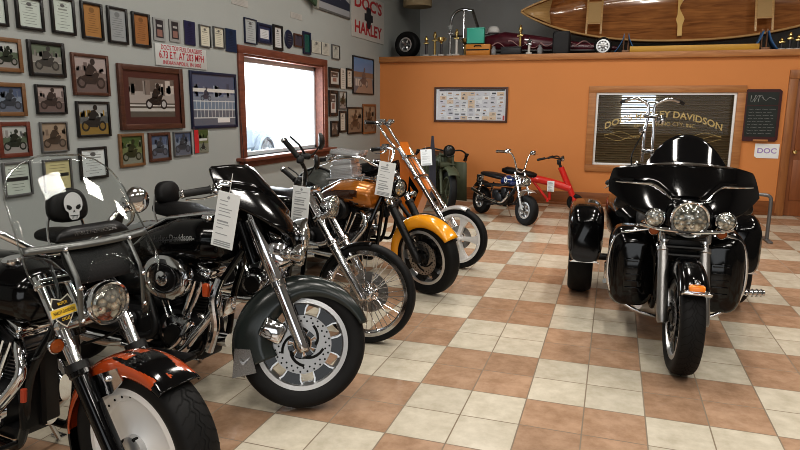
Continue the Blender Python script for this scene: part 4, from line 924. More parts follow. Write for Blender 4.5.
mb = MB(S); mb.box((-.155, -.088, .40), (.13, .055, .11), .022, Matrix.Rotation(.4, 3, 'Y')); mb.box((-.155, -.12, .405), (.10, .02, .075), .01, Matrix.Rotation(.4, 3, 'Y')); mb.build('brake_caliper', CHROME, B)
forks(B, S, r, H_, .125, CHROME, CHROME, .027, .034, .5, .5)
batwing(B, S, -.05, .885, BLACK, SMOKE, .03, 1.15, trim=False, ys=.80)
headlight(B, S, (-.035, 0, .90), .10, 0)
mb = MB(S); mb.tube(smooth_path([(-.18, -.29, .80), (-.10, -.20, .785), (-.07, 0, .78), (-.10, .20, .785), (-.18, .29, .80)]), .014, 10); mb.build('light_bar', CHROME, B)
for s in (-1, 1):
    signal(B, S, (-.04, s*.20, .80), (1, 0, 0), .050, LENS, (-.10, s*.16, .79), 'auxiliary_lamp'); signal(B, S, (-.10, s*.29, .79), (1, 0, 0), .032, LENS)
mb = MB(S)
for s in (-1, 1): mb.box((-.15, s*.125, .80), (.09, .085, .14), .025, Matrix.Rotation(-rk, 3, 'Y'))
mb.box((-.13, 0, .80), (.05, .22, .10), .015); mb.build('fork_shroud', CHROME, B)
bars(B, S, [(-.30, 0, 1.02), (-.30, .12, 1.02), (-.32, .24, 1.08), (-.42, .36, 1.08), (-.60, .42, 1.03)], lever=True)
mb = MB(S); mb.tube([(-.36, -.13, 1.22), (-.40, -.14, 1.48)], .0018, 5); mb.build('antenna', MATT, B)
frame_tubes(B, (-.36, .98), -.80, .36, -1.63, .32)
vtwin(B, -.74, .33, 1.06, ENGINE, CHROME, ENGINE, 'round', CHROME, 'low', -1.63, acs=1.18, pipem2=MATT)
tk_ = tank(B, [(-.40, .84, .03, .07), (-.45, .845, .11, .115), (-.56, .845, .16, .135), (-.75, .83, .175, .135), (-.95, .79, .14, .10), (-1.10, .74, .06, .05)], BLACK)
mb = MB(); mb.text('Harley-Davidson', .055, (-.70, -.184, .865), (1, 0, .12), (0, .0, 1), None, .012, 0, width=.27)
mb.prism([(-.86, -.181, .835), (-.55, -.181, .872), (-.55, -.181, .878), (-.86, -.181, .842)], (0, -.003, 0)); mb.build('tank_lettering', CHROME, tk_)
mb = MB(); mb.body([(-.50, .985, .03, .012), (-.6, .99, .05, .016), (-.85, .95, .045, .016), (-1.02, .87, .03, .012)], 14); mb.build('dash_console', CHROME, tk_)
seat(B, [(-1.00, .74, .07, .05), (-1.12, .70, .16, .06), (-1.30, .685, .19, .06), (-1.42, .74, .17, .065), (-1.55, .79, .15, .05), (-1.78, .79, .12, .04)])
bk = backrest(B, -1.63, .87, 1.08, .135, .04); skull(bk, (-1.588, 0, .965), (0, 1, 0), (-.10, 0, 1), .095)
wheel(B, 'rear_wheel', Matrix(), -1.63, .325, .15, .225, 'slot', (SILVER, BLACK, MATT), (), None, None, 7)
fender(B, 'rear_fender', Matrix(), -1.63, .325, .42, .115, 25, 175, .14, BLACK)
for s in (-1, 1):
    mb = MB(); mb.body([(-1.38, .52, .08, .13, s*.28), (-1.42, .53, .10, .17, s*.28), (-1.7, .54, .105, .18, s*.285), (-1.98, .55, .10, .16, s*.28), (-2.03, .55, .07, .11, s*.28)], 24, p=4); mb.build('saddlebag', BLACK, B)
taillight(B, -2.05, .60); kickstand(B, -.80, .36); floorboard(B, -.62, .27, .30)
mb = MB(); mb.box((-.44, -.06, .50), (.05, .13, .10), .015); mb.tube(smooth_path([(-.44, -.12, .66), (-.46, -.15, .55), (-.45, -.14, .40), (-.50, -.13, .26)]), .024, 10); mb.build('chrome_downpipe', CHROME, B)
mb = MB(); mb.box((-.50, -.155, .60), (.035, .03, .075), .01); mb.build('reflector', mat('orange_reflector', (.55, .09, .02), .2, coat=1.), B)
mb = MB(); mb.tube(smooth_path([(-.60, -.17, .42), (-.70, -.20, .27), (-.95, -.20, .25), (-1.25, -.19, .26)]), .013, 8); mb.build('shift_linkage', CHROME, B)
# ---------------------------------------------------------------- C: black bike with the wire wheel
r = .34; H_ = (-.44, 1.02); rk = rake(H_, r); S = steer_m(H_, rk, rad(2))
Cc = bike_root('wire_wheel_motorcycle', 'black motorcycle with large wire spoke front wheel and bare chrome forks', (-1.516, 3.824), 0, r, S, 3, GB)
wheel(Cc, 'front_wheel', S, 0, r, .085, .292, 'wire', (CHROME, MATT, CHROME), (1,), None, None, 9, None, .14)
fender(Cc, 'front_fender', S, 0, r, .354, .050, 84, 165, .022, BLACK, 2.6)
forks(Cc, S, r, H_, .105, CHROME, CHROME, .0225, .030, .52)
headlight(Cc, S, (-.26, 0, .91), .075, .05)
bars(Cc, steer_m(H_, rk, rad(34)), [(-.47, 0, 1.06), (-.47, .08, 1.07), (-.48, .20, 1.10), (-.53, .30, 1.15), (-.63, .36, 1.24)], m=MATT, mirror=(.12, -.08, .13))
frame_tubes(Cc, (-.48, 1.0), -.82, .36, -1.65, .32)
vtwin(Cc, -.82, .36, 1.0, ENGINE, CHROME, ENGINE, 'round', MATT, 'stag', -1.65)
tank(Cc, [(-.54, .86, .03, .06), (-.60, .86, .10, .10), (-.72, .86, .14, .11), (-.92, .83, .12, .09), (-1.06, .78, .05, .05)], BLACK)
seat(Cc, [(-1.00, .78, .07, .05), (-1.15, .76, .14, .065), (-1.30, .76, .17, .075), (-1.42, .81, .15, .065), (-1.66, .83, .11, .05)])
backrest(Cc, -1.60, .86, 1.03, .115, .04)
wheel(Cc, 'rear_wheel', Matrix(), -1.65, .325, .15, .225, 'disc', (SILVER, SILVER, ALU))
fender(Cc, 'rear_fender', Matrix(), -1.65, .325, .41, .115, 20, 168, .10, BLACK)
mb = MB()
for s in (-1, 1): mb.tube(smooth_path([(-1.38, s*.125, .70), (-1.65, s*.13, .72), (-1.90, s*.13, .66), (-2.06, s*.12, .62)]), .018, 8, flat=1.6)
mb.build('fender_rail', CHROME, Cc); taillight(Cc, -2.06, .60); kickstand(Cc, -.82, .36)
# ---------------------------------------------------------------- D: gold tank, yellow fender
r = .33; H_ = (-.40, 1.0); rk = rake(H_, r); S = steer_m(H_, rk, rad(-14))
D = bike_root('yellow_fender_motorcycle', 'motorcycle with golden orange tank, black forks and bright yellow front fender', (-1.455, 5.038), -10, r, S, 2, GB)
wheel(D, 'front_wheel', S, 0, r, .12, .235, 'five', (SILVER, MATT, MATT), (-1, 1), None, None, 7, None, .148)
fender(D, 'front_fender', S, 0, r, .366, .082, 34, 196, lambda t: .045+.07*min(1, t*2), YELLOW, 3., 48, 19)
forks(D, S, r, H_, .115, CHROME, MATT, .024, .034, .66)
headlight(D, S, (-.26, 0, .90), .075, .05, BLACK)
bars(D, S, [(-.43, 0, 1.08), (-.44, .10, 1.10), (-.50, .22, 1.18), (-.68, .33, 1.18), (-.90, .36, 1.15)], m=CHROME)
for s in (-1, 1): signal(D, S, (-.24, s*.17, .82), (1, 0, 0), .028, LENS, (-.28, s*.12, .82))
frame_tubes(D, (-.44, .98), -.82, .36, -1.62, .32)
vtwin(D, -.82, .38, 1.02, ENGINE, MATT, ENGINE, 'round', MATT, 'low', -1.62)
def scallop(c):
    y = abs(c.y); zz = c.z-.80-.10*(c.x+.75)
    return 1 if y > .085 and -1.02 < c.x < -.60 and (-.022 < zz < .060 or -.095 < zz < -.040) and (c.x < -.66 or abs(zz-.02) < .026 or abs(zz+.067) < .014) else 0
tank(D, [(-.46, .80, .03, .06), (-.51, .81, .12, .11), (-.64, .83, .175, .13), (-.84, .82, .165, .115), (-1.02, .77, .10, .075), (-1.12, .74, .05, .04)], [GOLD, mat('brown_scallop', (.05, .018, .008), .18, coat=1.)], scallop, n=48)
mb = MB(); mb.body([(-.52, .955, .03, .012), (-.62, .965, .05, .018), (-.85, .935, .045, .016), (-1.05, .85, .03, .012)], 14); mb.build('dash_console', CHROME, D)
seat(D, [(-1.04, .73, .08, .05), (-1.17, .70, .15, .055), (-1.32, .70, .17, .06), (-1.45, .76, .15, .05), (-1.70, .78, .10, .04)])
wheel(D, 'rear_wheel', Matrix(), -1.62, .325, .16, .225, 'five', (SILVER, MATT, MATT))
fender(D, 'rear_fender', Matrix(), -1.62, .325, .41, .12, 20, 172, .11, GOLD); taillight(D, -2.02, .55); kickstand(D, -.82, .36)
# ---------------------------------------------------------------- blown drag bike between the yellow fender bike and the wall
r = .30; H_ = (-.42, .80); rk = rake(H_, r); S = steer_m(H_, rk, 0)
G = bike_root('drag_motorcycle', 'low drag bike with tall chrome blower, mostly hidden behind the golden tank', (-1.64, 5.66), -2, r, S, 0, GB)
wheel(G, 'front_wheel', S, 0, r, .08, .235, 'wire', (CHROME, MATT, CHROME)); forks(G, S, r, H_, .09, MATT, MATT, .02, .026, .5)
bars(G, S, [(-.46, 0, .83), (-.46, .1, .83), (-.54, .26, .85), (-.70, .32, .84)], m=MATT, box=False)
frame_tubes(G, (-.46, .78), -1.05, .34, -1.95, .32, MATT)
vtwin(G, -.90, .34, 1.2, ALU, CHROME, ENGINE, None, CHROME, 'low', -1.95, detail=False)
mb = MB(); R3 = Matrix.Rotation(-.12, 3, 'Y')
mb.box((-.78, -.12, .86), (.26, .24, .10), .02, R3); mb.box((-.78, -.12, .92), (.30, .26, .02), .006, R3)
for k in range(6): mb.box((-.78, -.12, .94+k*.014), (.24, .22, .006), .002, R3)
mb.box((-.78, -.12, .965), (.235, .21, .16), .02, R3); mb.box((-.78, -.12, 1.06), (.20, .20, .06), .015, R3); bw_ = mb.build('blower', mat('bright_blower', (.66, .67, .69), .25, .7), G)
mb = MB(); mb.box((-.75, -.12, 1.15), (.30, .22, .055), .02, Matrix.Rotation(.10, 3, 'Y')); mb.box((-.595, -.12, 1.165), (.012, .19, .03), .003); mb.build('blower_scoop', mat('bright_blower', (.66, .67, .69), .25, .7), bw_)
mb = MB(); mb.body([(-1.10, .66, .05, .06), (-1.18, .70, .11, .10), (-1.40, .68, .12, .09), (-1.48, .66, .06, .05)], 18); mb.build('fuel_tank', BLACK, G)
mb = MB(Matrix.Translation((-1.08, -.14, .76)) @ Matrix.Rotation(-.45, 4, 'Y')); mb.lathe([(.001, .06), (.12, .05), (.20, .02), (.235, 0)], (0, 0, 0), (.25, -1, 0), 36, caps=(0, 0)); sc = mb.build('round_screen', clear('grey_screen', (.50, .52, .52), .25, .02, .05), G, solid=.004)
mb = MB(Matrix.Translation((-1.08, -.14, .76)) @ Matrix.Rotation(-.45, 4, 'Y')); mb.ring((0, 0, 0), (.25, -1, 0), .236, .011); mb.build('screen_rim', MATT, sc)
seat(G, [(-1.45, .62, .10, .05), (-1.6, .58, .13, .05), (-1.75, .62, .12, .06), (-1.85, .72, .10, .06)])
wheel(G, 'rear_wheel', Matrix(), -1.95, .32, .22, .20, 'disc', (SILVER, SILVER, ALU)); fender(G, 'rear_fender', Matrix(), -1.95, .32, .37, .13, 20, 150, .08, BLACK)
# ---------------------------------------------------------------- E: chopper with the raked chrome fork
r = .305; H_ = (-.58, 1.10); rk = rake(H_, r); S = steer_m(H_, rk, 0)
E_ = bike_root('chopper_motorcycle', 'orange chopper with long raked chrome fork and bright five spoke wheel', (-1.41, 6.03), -9, r, S, 2, GB)
PW_ = mat('polished_wheel', (.80, .80, .79), .3, .15)
wheel(E_, 'front_wheel', S, 0, r, .10, .245, 'five', (PW_, PW_, PW_), (1,), None, None, 5, None, .12)
fender(E_, 'front_fender', S, 0, r, .328, .065, 72, 150, .035, mat('polished_fender', (.78, .78, .78), .25, .6), 2.4)
forks(E_, S, r, H_, .10, CHROME, CHROME, .024, .029, .40, None, None, .10)
bars(E_, S, [(-.67, 0, 1.16), (-.70, .07, 1.18), (-.80, .09, 1.29), (-.90, .10, 1.41), (-1.02, .13, 1.43)])
mb = MB(); pn = [(a+.25, b) for a, b in ((-.89, 1.24), (-.84, 1.12), (-.60, .77), (-.62, .71), (-.74, .40), (-.80, .36), (-.87, .72))]
mb.prism([(x, -.09, z) for x, z in pn], (0, .18, 0)); pl_ = mb.build('neck_panel', ORANGE, E_)
for s in (-1, 1):
    mb = MB(); mb.prism([(x+.23, s*.0905, z) for x, z in ((-.75, .90), (-.64, .755), (-.72, .56), (-.765, .66))], (0, s*.003, 0)); mb.build('black_flash', BLACK, pl_)
    mb = MB(); mb.prism([(x+.21, s*.093, z) for x, z in ((-.715, .80), (-.665, .745), (-.695, .66))], (0, s*.003, 0)); mb.build('orange_flash', ORANGE, pl_)
frame_tubes(E_, (-.70, 1.06), -1.05, .34, -1.95, .32, BLACK)
vtwin(E_, -1.15, .36, 1.0, FIN, CHROME, ENGINE, 'round', CHROME, 'low', -1.95)
tank(E_, [(-.82, .96, .03, .05), (-.92, .95, .10, .09), (-1.12, .90, .14, .10), (-1.32, .82, .11, .08), (-1.45, .76, .05, .04)], BLACK)
seat(E_, [(-1.42, .68, .08, .04), (-1.55, .62, .14, .045), (-1.70, .63, .13, .05), (-1.85, .72, .10, .04)])
wheel(E_, 'rear_wheel', Matrix(), -1.95, .325, .22, .225, 'five', (CHROME, CHROME, CHROME), (), None, None, 5); fender(E_, 'rear_fender', Matrix(), -1.95, .325, .37, .14, 10, 150, .09, ORANGE); kickstand(E_, -1.12, .34)
# ---------------------------------------------------------------- F: olive military bike near the orange wall
r = .33; H_ = (-.34, .88); rk = rake(H_, r); S = steer_m(H_, rk, rad(6))
F = bike_root('army_motorcycle', 'olive drab old army motorcycle with leg shield against the orange wall', (-2.32, 9.18), -66, r, S, 2)
wheel(F, 'front_wheel', S, 0, r, .11, .245, 'wire', (OLIVE, OLIVE, OLIVE)); fender(F, 'front_fender', S, 0, r, .40, .085, 48, 190, .05, OLIVE, 2.6)
forks(F, S, r, H_, .10, OLIVE, OLIVE, .02, .024, .6)
headlight(F, S, (-.20, 0, .95), .085, 0, MATT, lens=mat('blackout_lens', (.02, .02, .02), .25))
bars(F, S, [(-.40, 0, .93), (-.40, .12, .95), (-.44, .26, .96), (-.56, .38, .90), (-.74, .42, .80)], m=MATT, capm=MATT)
mb = MB(); mb.tube(smooth_path([(-.20, .13, .66), (-.20, 0, .70), (-.20, -.13, .66)]), .012, 8); mb.box((-.16, -.05, .74), (.10, .17, .08), .02); mb.build('blackout_lamp', OLIVE, F)
mb = MB(); mb.prism([(-.16, -.27, 1.17), (-.16, -.24, 1.17), (-.14, -.19, .80), (-.12, -.16, .25), (-.12, -.27, .20), (-.14, -.29, .80)], (-.03, 0, 0)); mb.build('rifle_scabbard', mat('dark_grey_steel', (.045, .045, .06), .4, .3), F)
frame_tubes(F, (-.38, .86), -.74, .36, -1.42, .32, OLIVE); vtwin(F, -.74, .34, .9, ENGINE, MATT, ENGINE, None, MATT, 'low', -1.42, detail=False, pipem=MATT)
tank(F, [(-.44, .76, .05, .07), (-.52, .77, .14, .10), (-.75, .76, .15, .09), (-.98, .72, .07, .06)], OLIVE)
mb = MB()
for s in (-1, 1): mb.loft([[(-.36+.03*k, s*(.14+.07*k), .18+.0*k), (-.34+.03*k, s*(.13+.06*k), .78)] for k in range(4)], closed=False)
mb.build('leg_shield', OLIVE, F, solid=.008)
for s in (-1, 1):
    mb = MB(); mb.box((-1.3, s*.24, .55), (.34, .14, .30), .03); mb.box((-1.3, s*.24, .69), (.36, .16, .05), .015); mb.build('pannier', OLIVE, F)
mb = MB(); mb.box((-.30, -.22, .52), (.20, .12, .26), .015); mb.build('ammunition_box', OLIVE, F)
seat(F, [(-.98, .80, .10, .03), (-1.10, .82, .16, .04), (-1.25, .84, .15, .045), (-1.32, .85, .08, .03)], m=mat('brown_leather', (.05, .025, .014), .5))
wheel(F, 'rear_wheel', Matrix(), -1.42, .33, .11, .245, 'wire', (OLIVE, OLIVE, OLIVE)); fender(F, 'rear_fender', Matrix(), -1.42, .33, .40, .09, 20, 190, .06, OLIVE); taillight(F, -1.80, .52); kickstand(F, -.74, .34)
# ---------------------------------------------------------------- mini bike
r = .21; H_ = (-.20, .66); rk = rake(H_, r); S = steer_m(H_, rk, rad(4))
M_ = bike_root('mini_bike', 'small blue and black mini bike standing before the orange wall', (-1.075, 8.687), -46.5, r, S, 3)
DK = mat('dull_black', (.015, .015, .016), .5)
wheel(M_, 'front_wheel', S, 0, r, .11, .115, 'five', (SILVER, SILVER, ALU), (), None, None, 5); forks(M_, S, r, H_, .085, CHROME, ALU, .015, .020, .42, None, None, .06)
fender(M_, 'front_fender', S, 0, r+.07, .22, .055, 60, 150, .02, SILVER, 2.4)
headlight(M_, S, (-.06, 0, .60), .062, 0); bars(M_, S, [(-.22, 0, .72), (-.22, .06, .74), (-.24, .13, .92), (-.27, .20, .98), (-.36, .33, .98)], lever=True, gripl=.10, capm=MATT)
mb = MB()
for s in (-1, 1): mb.tube(smooth_path([(-.22, s*.03, .62), (-.50, s*.10, .50), (-.80, s*.10, .48), (-1.14, s*.09, .46)]), .016, 10); mb.tube(smooth_path([(-.22, s*.03, .56), (-.34, s*.08, .34), (-.50, s*.09, .22), (-.80, s*.09, .24), (-1.15, s*.085, .20)]), .014, 10)
mb.build('frame', DK, M_)
tk2 = tank(M_, [(-.24, .58, .03, .05), (-.30, .585, .08, .075), (-.45, .58, .095, .08), (-.58, .56, .07, .06)], BLUEP); mb = MB()
for s in (-1, 1): mb.lathe([(.04, 0), (.026, .0)], (-.42, s*.0975, .585), (0, s, 0), 20, caps=(0, 0)); mb.box((-.36, s*.094, .60), (.16, .006, .012), .002)
mb.build('white_badge', WHITE, tk2)
seat(M_, [(-.56, .60, .07, .03), (-.66, .61, .11, .04), (-.95, .62, .11, .04), (-1.12, .62, .08, .03)])
mb = MB(); mb.lathe([(.05, -.10), (.09, -.085), (.09, .085), (.05, .10)], (-.60, 0, .30), (0, 1, 0), 22); mb.box((-.52, 0, .40), (.13, .12, .14), .02); finned(mb, V((-.50, 0, .34)), V((.75, 0, .65)), .062, .15, 7); mb.box((-.72, 0, .35), (.16, .14, .14), .03); mb.build('engine', ENGINE, M_)
mb = MB(); mb.tube(smooth_path([(-.38, -.05, .44), (-.34, -.11, .36), (-.46, -.13, .26), (-.80, -.13, .28), (-1.15, -.13, .34)]), .018, 10); mb.tube([(-.92, -.13, .30), (-1.24, -.13, .37)], .030, 12); mb.build('exhaust_pipe', CHROME, M_)
for s in (-1, 1):
    mb = MB(); mb.tube([(-1.14, s*.11, .21), (-1.02, s*.11, .50)], .012, 8); 
    for k in range(8): mb.ring((-1.12+.011*k, s*.11, .26+.026*k), (.38, 0, .92), .022, .005, 14, 6)
    mb.build('shock_absorber', CHROME, M_)
wheel(M_, 'rear_wheel', Matrix(), -1.15, r, .115, .115, 'five', (SILVER, SILVER, ALU), (), None, None, 5); fender(M_, 'rear_fender', Matrix(), -1.15, r+.06, .24, .06, 40, 150, .03, DK, 2.4); taillight(M_, -1.26, .56, .045); taillight(M_, -1.26, .50, .045)
mb = MB(); mb.tube([(-.62, .10, .20), (-.66, .22, .018)], .009, 8); mb.box((-.665, .225, .012), (.05, .02, .008)); mb.build('kickstand', CHROME, M_)
mb = MB(); mb.tube([(-.58, -.26, .22), (-.58, .26, .22)], .010, 8); mb.tube([(-.58, -.27, .22), (-.58, -.17, .22)], .018, 10); mb.tube([(-.58, .27, .22), (-.58, .17, .22)], .018, 10); mb.build('footpeg', DK, M_)
# ---------------------------------------------------------------- red tube-framed scooter by the wall
R_ = thing('red_scooter', 'red tube framed little scooter with black seat against the orange wall', 'scooter', (-.50, 10.33, 0), rad(0))
mb = MB(); mb.tube(smooth_path([(-.80, 0, .50), (-.45, 0, .44), (-.10, 0, .345)], 4), .062, 16); mb.tube([(-.72, 0, .47), (-.44, 0, .13)], .022, 12); mb.tube([(-.44, -.14, .15), (-.44, .14, .15)], .02, 10); mb.tube([(-.44, .0, .46), (-.42, 0, .15)], .024, 10); mb.build('frame', REDP, R_)
mb = MB(); mb.tube([(-.27, 0, .68), (-.16, 0, .44), (-.02, 0, .14)], .047, 16); mb.build('steering_tube', REDP, R_)
mb = MB(); mb.tube([(-.27, 0, .68), (-.32, 0, .80)], .022, 12); mb.tube(smooth_path([(-.62, -.24, .80), (-.42, -.18, .84), (-.32, -.05, .82), (-.30, .08, .82), (-.36, .22, .84), (-.50, .28, .80)]), .011, 10); mb.box((-.30, 0, .76), (.06, .08, .08), .015); hb_ = mb.build('handlebar', DK, R_)
for a, b in (((-.62, -.24, .80), (-.50, -.21, .83)), ((-.50, .28, .80), (-.42, .25, .83))): mb = MB(); mb.tube([a, b], .019, 12); mb.build('grip', GRIP, hb_)
mb = MB(); mb.lathe([(.02, -.05), (.045, -.02), (.05, 0), (.04, .01), (.001, .014)], (-.24, -.02, .82), (1, -.3, 0), 20); mb.build('headlight', CHROME, hb_)
seat(R_, [(-1.20, .60, .06, .03), (-1.12, .60, .12, .06), (-.90, .57, .13, .06), (-.70, .54, .10, .045), (-.64, .53, .05, .03)])
for x in (-.02, -1.12):
    mb = MB(); w_ = tyre(R_, Matrix(), x, .13, .09, .06, m=RUBBER); w_.name = 'wheel'; mb = MB(); mb.disc((x, 0, .13), (0, 1, 0), .062, .06); mb.build('hub', STEEL, w_)
mb = MB(); mb.tube([(-.78, 0, .47), (-1.12, .07, .13)], .016, 10); mb.tube([(-.78, 0, .47), (-1.12, -.07, .13)], .016, 10); mb.build('rear_strut', DK, R_)
# ---------------------------------------------------------------- black trike
r = .33; H_ = (-.30, .98); rk = rake(H_, r); S = steer_m(H_, rk, rad(2))
T = bike_root('trike_motorcycle', 'black three wheeled touring trike facing the camera on the checkered floor', (.465, 3.985), -87.5, r, S, 0)
wheel(T, 'front_wheel', S, 0, r, .135, .24, 'slot', (SILVER, BLACK, MATT), (-1, 1), 'zigzag', None, 9, None, .14)
fd = fender(T, 'front_fender', S, 0, r, .380, .082, 40, 195, lambda t: .05+.10*min(1, t*2.2), BLACK, 3.2, 48, 21)
mb = MB(S); mb.loft([[(.30+.0*abs(y)-.5*y*y*4, y, .565), (.315-.5*y*y*4, y, .585)] for y in [.078*(i/8-1) for i in range(17)]], closed=False); mb.build('fender_trim', CHROME, fd, solid=.006)
mb = MB(S); mb.box((.285, 0, .605), (.05, .085, .035), .012); mb.build('marker_lamp', AMBER, fd); mb = MB(S); mb.box((.25, 0, .635), (.10, .03, .025), .010); mb.box((.275, 0, .585), (.06, .13, .012), .005); mb.build('marker_housing', CHROME, fd)
forks(T, S, r, H_, .118, CHROME, ALU, .026, .033, .62, .66)
for s in (-1, 1):
    mb = MB(S); mb.box((-.11, s*.075, .42), (.09, .05, .12), .018, Matrix.Rotation(-.5, 3, 'Y')); mb.build('brake_caliper', SILVER, T)
batwing(T, S, -.12, .925, BLACK, SMOKE, .185, 1.02)
headlight(T, S, (-.10, 0, .925), .105, 0)
mb = MB(S); mb.body([(-.32, .91, .14, .12), (-.16, .92, .145, .125), (-.12, .92, .135, .118), (-.105, .92, .11, .10)], 28); mb.build('nacelle', BLACK, T)
mb = MB(S); mb.tube(smooth_path([(-.20, -.26, .865), (-.12, -.19, .86), (-.10, -.1, .855), (-.09, 0, .85), (-.10, .1, .855), (-.12, .19, .86), (-.20, .26, .865)]), .014, 10); mb.build('light_bar', CHROME, T)
for s in (-1, 1):
    signal(T, S, (-.10, s*.198, .925), (1, 0, 0), .056, LENS, (-.12, s*.19, .87), 'auxiliary_lamp'); signal(T, S, (-.13, s*.19, .845), (1, 0, 0), .032, mat('dark_amber', (.25, .06, .01), .2), (-.15, s*.18, .87))
mb = MB(S)
for z in (.80, .74, .69): mb.tube([(-.16, -.11, z), (-.16, .11, z)], .014, 8)
mb.box((-.20, 0, .74), (.03, .20, .18), .01); mb.build('fork_brace', MATT, T)
bars(T, S, [(-.34, 0, 1.06), (-.36, .12, 1.06), (-.40, .26, 1.14), (-.50, .38, 1.13), (-.70, .44, 1.06)])
for s in (-1, 1):   # mirrors hang below the wings
    mb = MB(S); rings = []
    for q, sc in ((0, .55), (.012, .9), (.03, 1), (.045, .9), (.052, .5)):
        rings.append([(-.36-q, s*(.34+.075*sc*math.cos(t)+.02*math.sin(t)), 1.0+.05*sc*math.sin(t)-.05*sc*math.cos(t)) for t in [2*PI*i/20 for i in range(20)]])
    mb.loft(rings); mb.tube([(-.36, s*.30, 1.06), (-.38, s*.33, 1.0)], .012, 8); mb.build('mirror', MATT, T)
frame_tubes(T, (-.36, .98), -.80, .36, -1.67, .32)
vtwin(T, -.82, .37, 1.06, ENGINE, CHROME, ENGINE, 'round', CHROME, 'low', -1.2, rearz=.26)
for s in (-1, 1):   # vented lowers with engine guards
    mb = MB(); mb.body([(-.70, .56, .11, .18, s*.30), (-.62, .55, .14, .25, s*.285), (-.48, .52, .150, .27, s*.275), (-.42, .51, .135, .24, s*.265), (-.40, .50, .10, .20, s*.26)], 28, p=3.6); lo = mb.build('lower_fairing', BLACK, T, 50)
    mb = MB(); mb.box((-.405, s*.265, .48), (.02, .13, .24), .03); mb.build('vent_panel', BLACK, lo)
    for k in range(5): mb = MB(); mb.box((-.395, s*.265, .40+k*.045), (.012, .10, .008), .003); mb.build('vent_slat', BLACK, lo)
mb = MB(); mb.tube(smooth_path([(-.44, 0, .84), (-.44, .18, .80), (-.46, .37, .74), (-.47, .425, .58), (-.46, .40, .36), (-.44, .25, .24), (-.44, .10, .20)]), .012, 12); mb.tube(smooth_path([(-.44, 0, .84), (-.44, -.18, .80), (-.46, -.37, .74), (-.47, -.425, .58), (-.46, -.40, .36), (-.44, -.25, .24), (-.44, -.10, .20)]), .012, 12); mb.build('engine_guard', CHROME, T)
for s in (-1, 1):
    mb = MB(); mb.tube([(-.50, s*.41, .38), (-.55, s*.46, .385)], .012, 8); mb.tube([(-.55, s*.45, .385), (-.57, s*.57, .385)], .022, 12)
    for k in range(4): mb.ring((-.552-.005*k, s*(.47+k*.028), .385), (-.1, s, 0), .022, .006, 16, 6)
    floorboard(T, -.82, .28, .32, -s)
    if s > 0: mb.build('highway_peg', CHROME, T)
    else: mb.bm.free()
tank(T, [(-.40, .85, .03, .07), (-.45, .855, .11, .115), (-.56, .86, .17, .135), (-.75, .845, .185, .135), (-.95, .80, .14, .10), (-1.10, .75, .06, .05)], BLACK)
seat(T, [(-1.00, .74, .07, .05), (-1.12, .71, .17, .06), (-1.30, .70, .20, .06), (-1.44, .77, .19, .065), (-1.70, .82, .17, .05), (-1.85, .82, .13, .04)]); backrest(T, -1.86, .90, 1.10, .16, .045)
mb = MB(); mb.body([(-1.38, .62, .26, .12), (-1.45, .64, .36, .17), (-1.8, .66, .40, .19), (-2.2, .66, .40, .18), (-2.26, .65, .34, .14)], 28, p=4.5); mb.build('trunk', BLACK, T)
for s in (-1, 1):
    mb = MB(); mb.body([(-1.22, .53, .105, .17, s*.575), (-1.25, .545, .125, .20, s*.575), (-1.38, .57, .142, .215, s*.575), (-1.6, .585, .148, .215, s*.575), (-2.0, .575, .148, .205, s*.575), (-2.22, .56, .135, .18, s*.575), (-2.27, .55, .11, .14, s*.575)], 36, p=3.8)
    rf = mb.build('rear_fender', BLACK, T, 50)
    mb = MB(); mb.prism([(-1.225, s*.575+a, z) for a, z in ((-.115, .355), (-.06, .385), (-.02, .42), (0, .50), (.02, .42), (.06, .385), (.115, .355))], (-.02, 0, 0)); mb.build('fender_guard', CHROME, rf)
    mb = MB(); mb.tube([(-1.262, s*.575, .70), (-1.258, s*.575, .66)], .008, 8); mb.tube([(-1.257, s*.575-.02, .69), (-1.257, s*.575+.02, .69)], .007, 8); mb.build('fender_badge', CHROME, rf)
    wheel(T, 'rear_wheel', Matrix(), -1.67, .315, .20, .20, 'five', (SILVER, MATT, ALU), (), None, None, 6, None, .14, s*.60)
    mb = MB(); mb.tube([(-1.67, 0, .315), (-1.67, s*.56, .315)], .03, 12); mb.build('axle', MATT, T)
mb = MB(); mb.tube([(-1.0, -.36, .26), (-.9, -.42, .30)], .02, 10); mb.box((-1.02, -.40, .34), (.10, .05, .16), .015); mb.build('passenger_board', CHROME, T)
# ---------------------------------------------------------------- tall-bar chopper parked behind the trike
r = .32; H_ = (-.38, 1.0); rk = rake(H_, r); S = steer_m(H_, rk, rad(0))
Q = bike_root('tall_bar_motorcycle', 'motorcycle with very tall chrome bars standing behind the black trike', (.33, 7.0), -92, r, S, 1)
wheel(Q, 'front_wheel', S, 0, r, .10, .25, 'wire', (CHROME, MATT, CHROME)); forks(Q, S, r, H_, .10, CHROME, CHROME, .022, .028, .5); fender(Q, 'front_fender', S, 0, r, .35, .06, 60, 160, .03, BLACK, 2.5); headlight(Q, S, (-.22, 0, .90), .07)
mb = MB()
for s in (-1, 1):
    mb.tube(smooth_path([(-.42, s*.045, 1.02), (-.42, s*.045, 1.30), (-.43, s*.03, 1.60), (-.43, s*.08, 1.67), (-.45, s*.18, 1.70), (-.56, s*.27, 1.68)], 5), .019, 12)
mb.build('handlebar', CHROME, Q); hb_ = Q.children[-1]
for s in (-1, 1):
    mb = MB(); mb.tube([(-.56, s*.27, 1.68), (-.66, s*.32, 1.66)], .02, 12); mb.build('grip', GRIP, hb_)
    mb = MB(); mb.lathe([(.001, .03), (.03, .025), (.045, 0), (.001, -.01)], (-.42, s*.085+.02, 1.42+.06*s), (1, 0, 0), 20); mb.tube([(-.42, s*.05, 1.40+.06*s), (-.42, s*.085, 1.42+.06*s)], .006, 6); mb.build('gauge', CHROME, hb_)
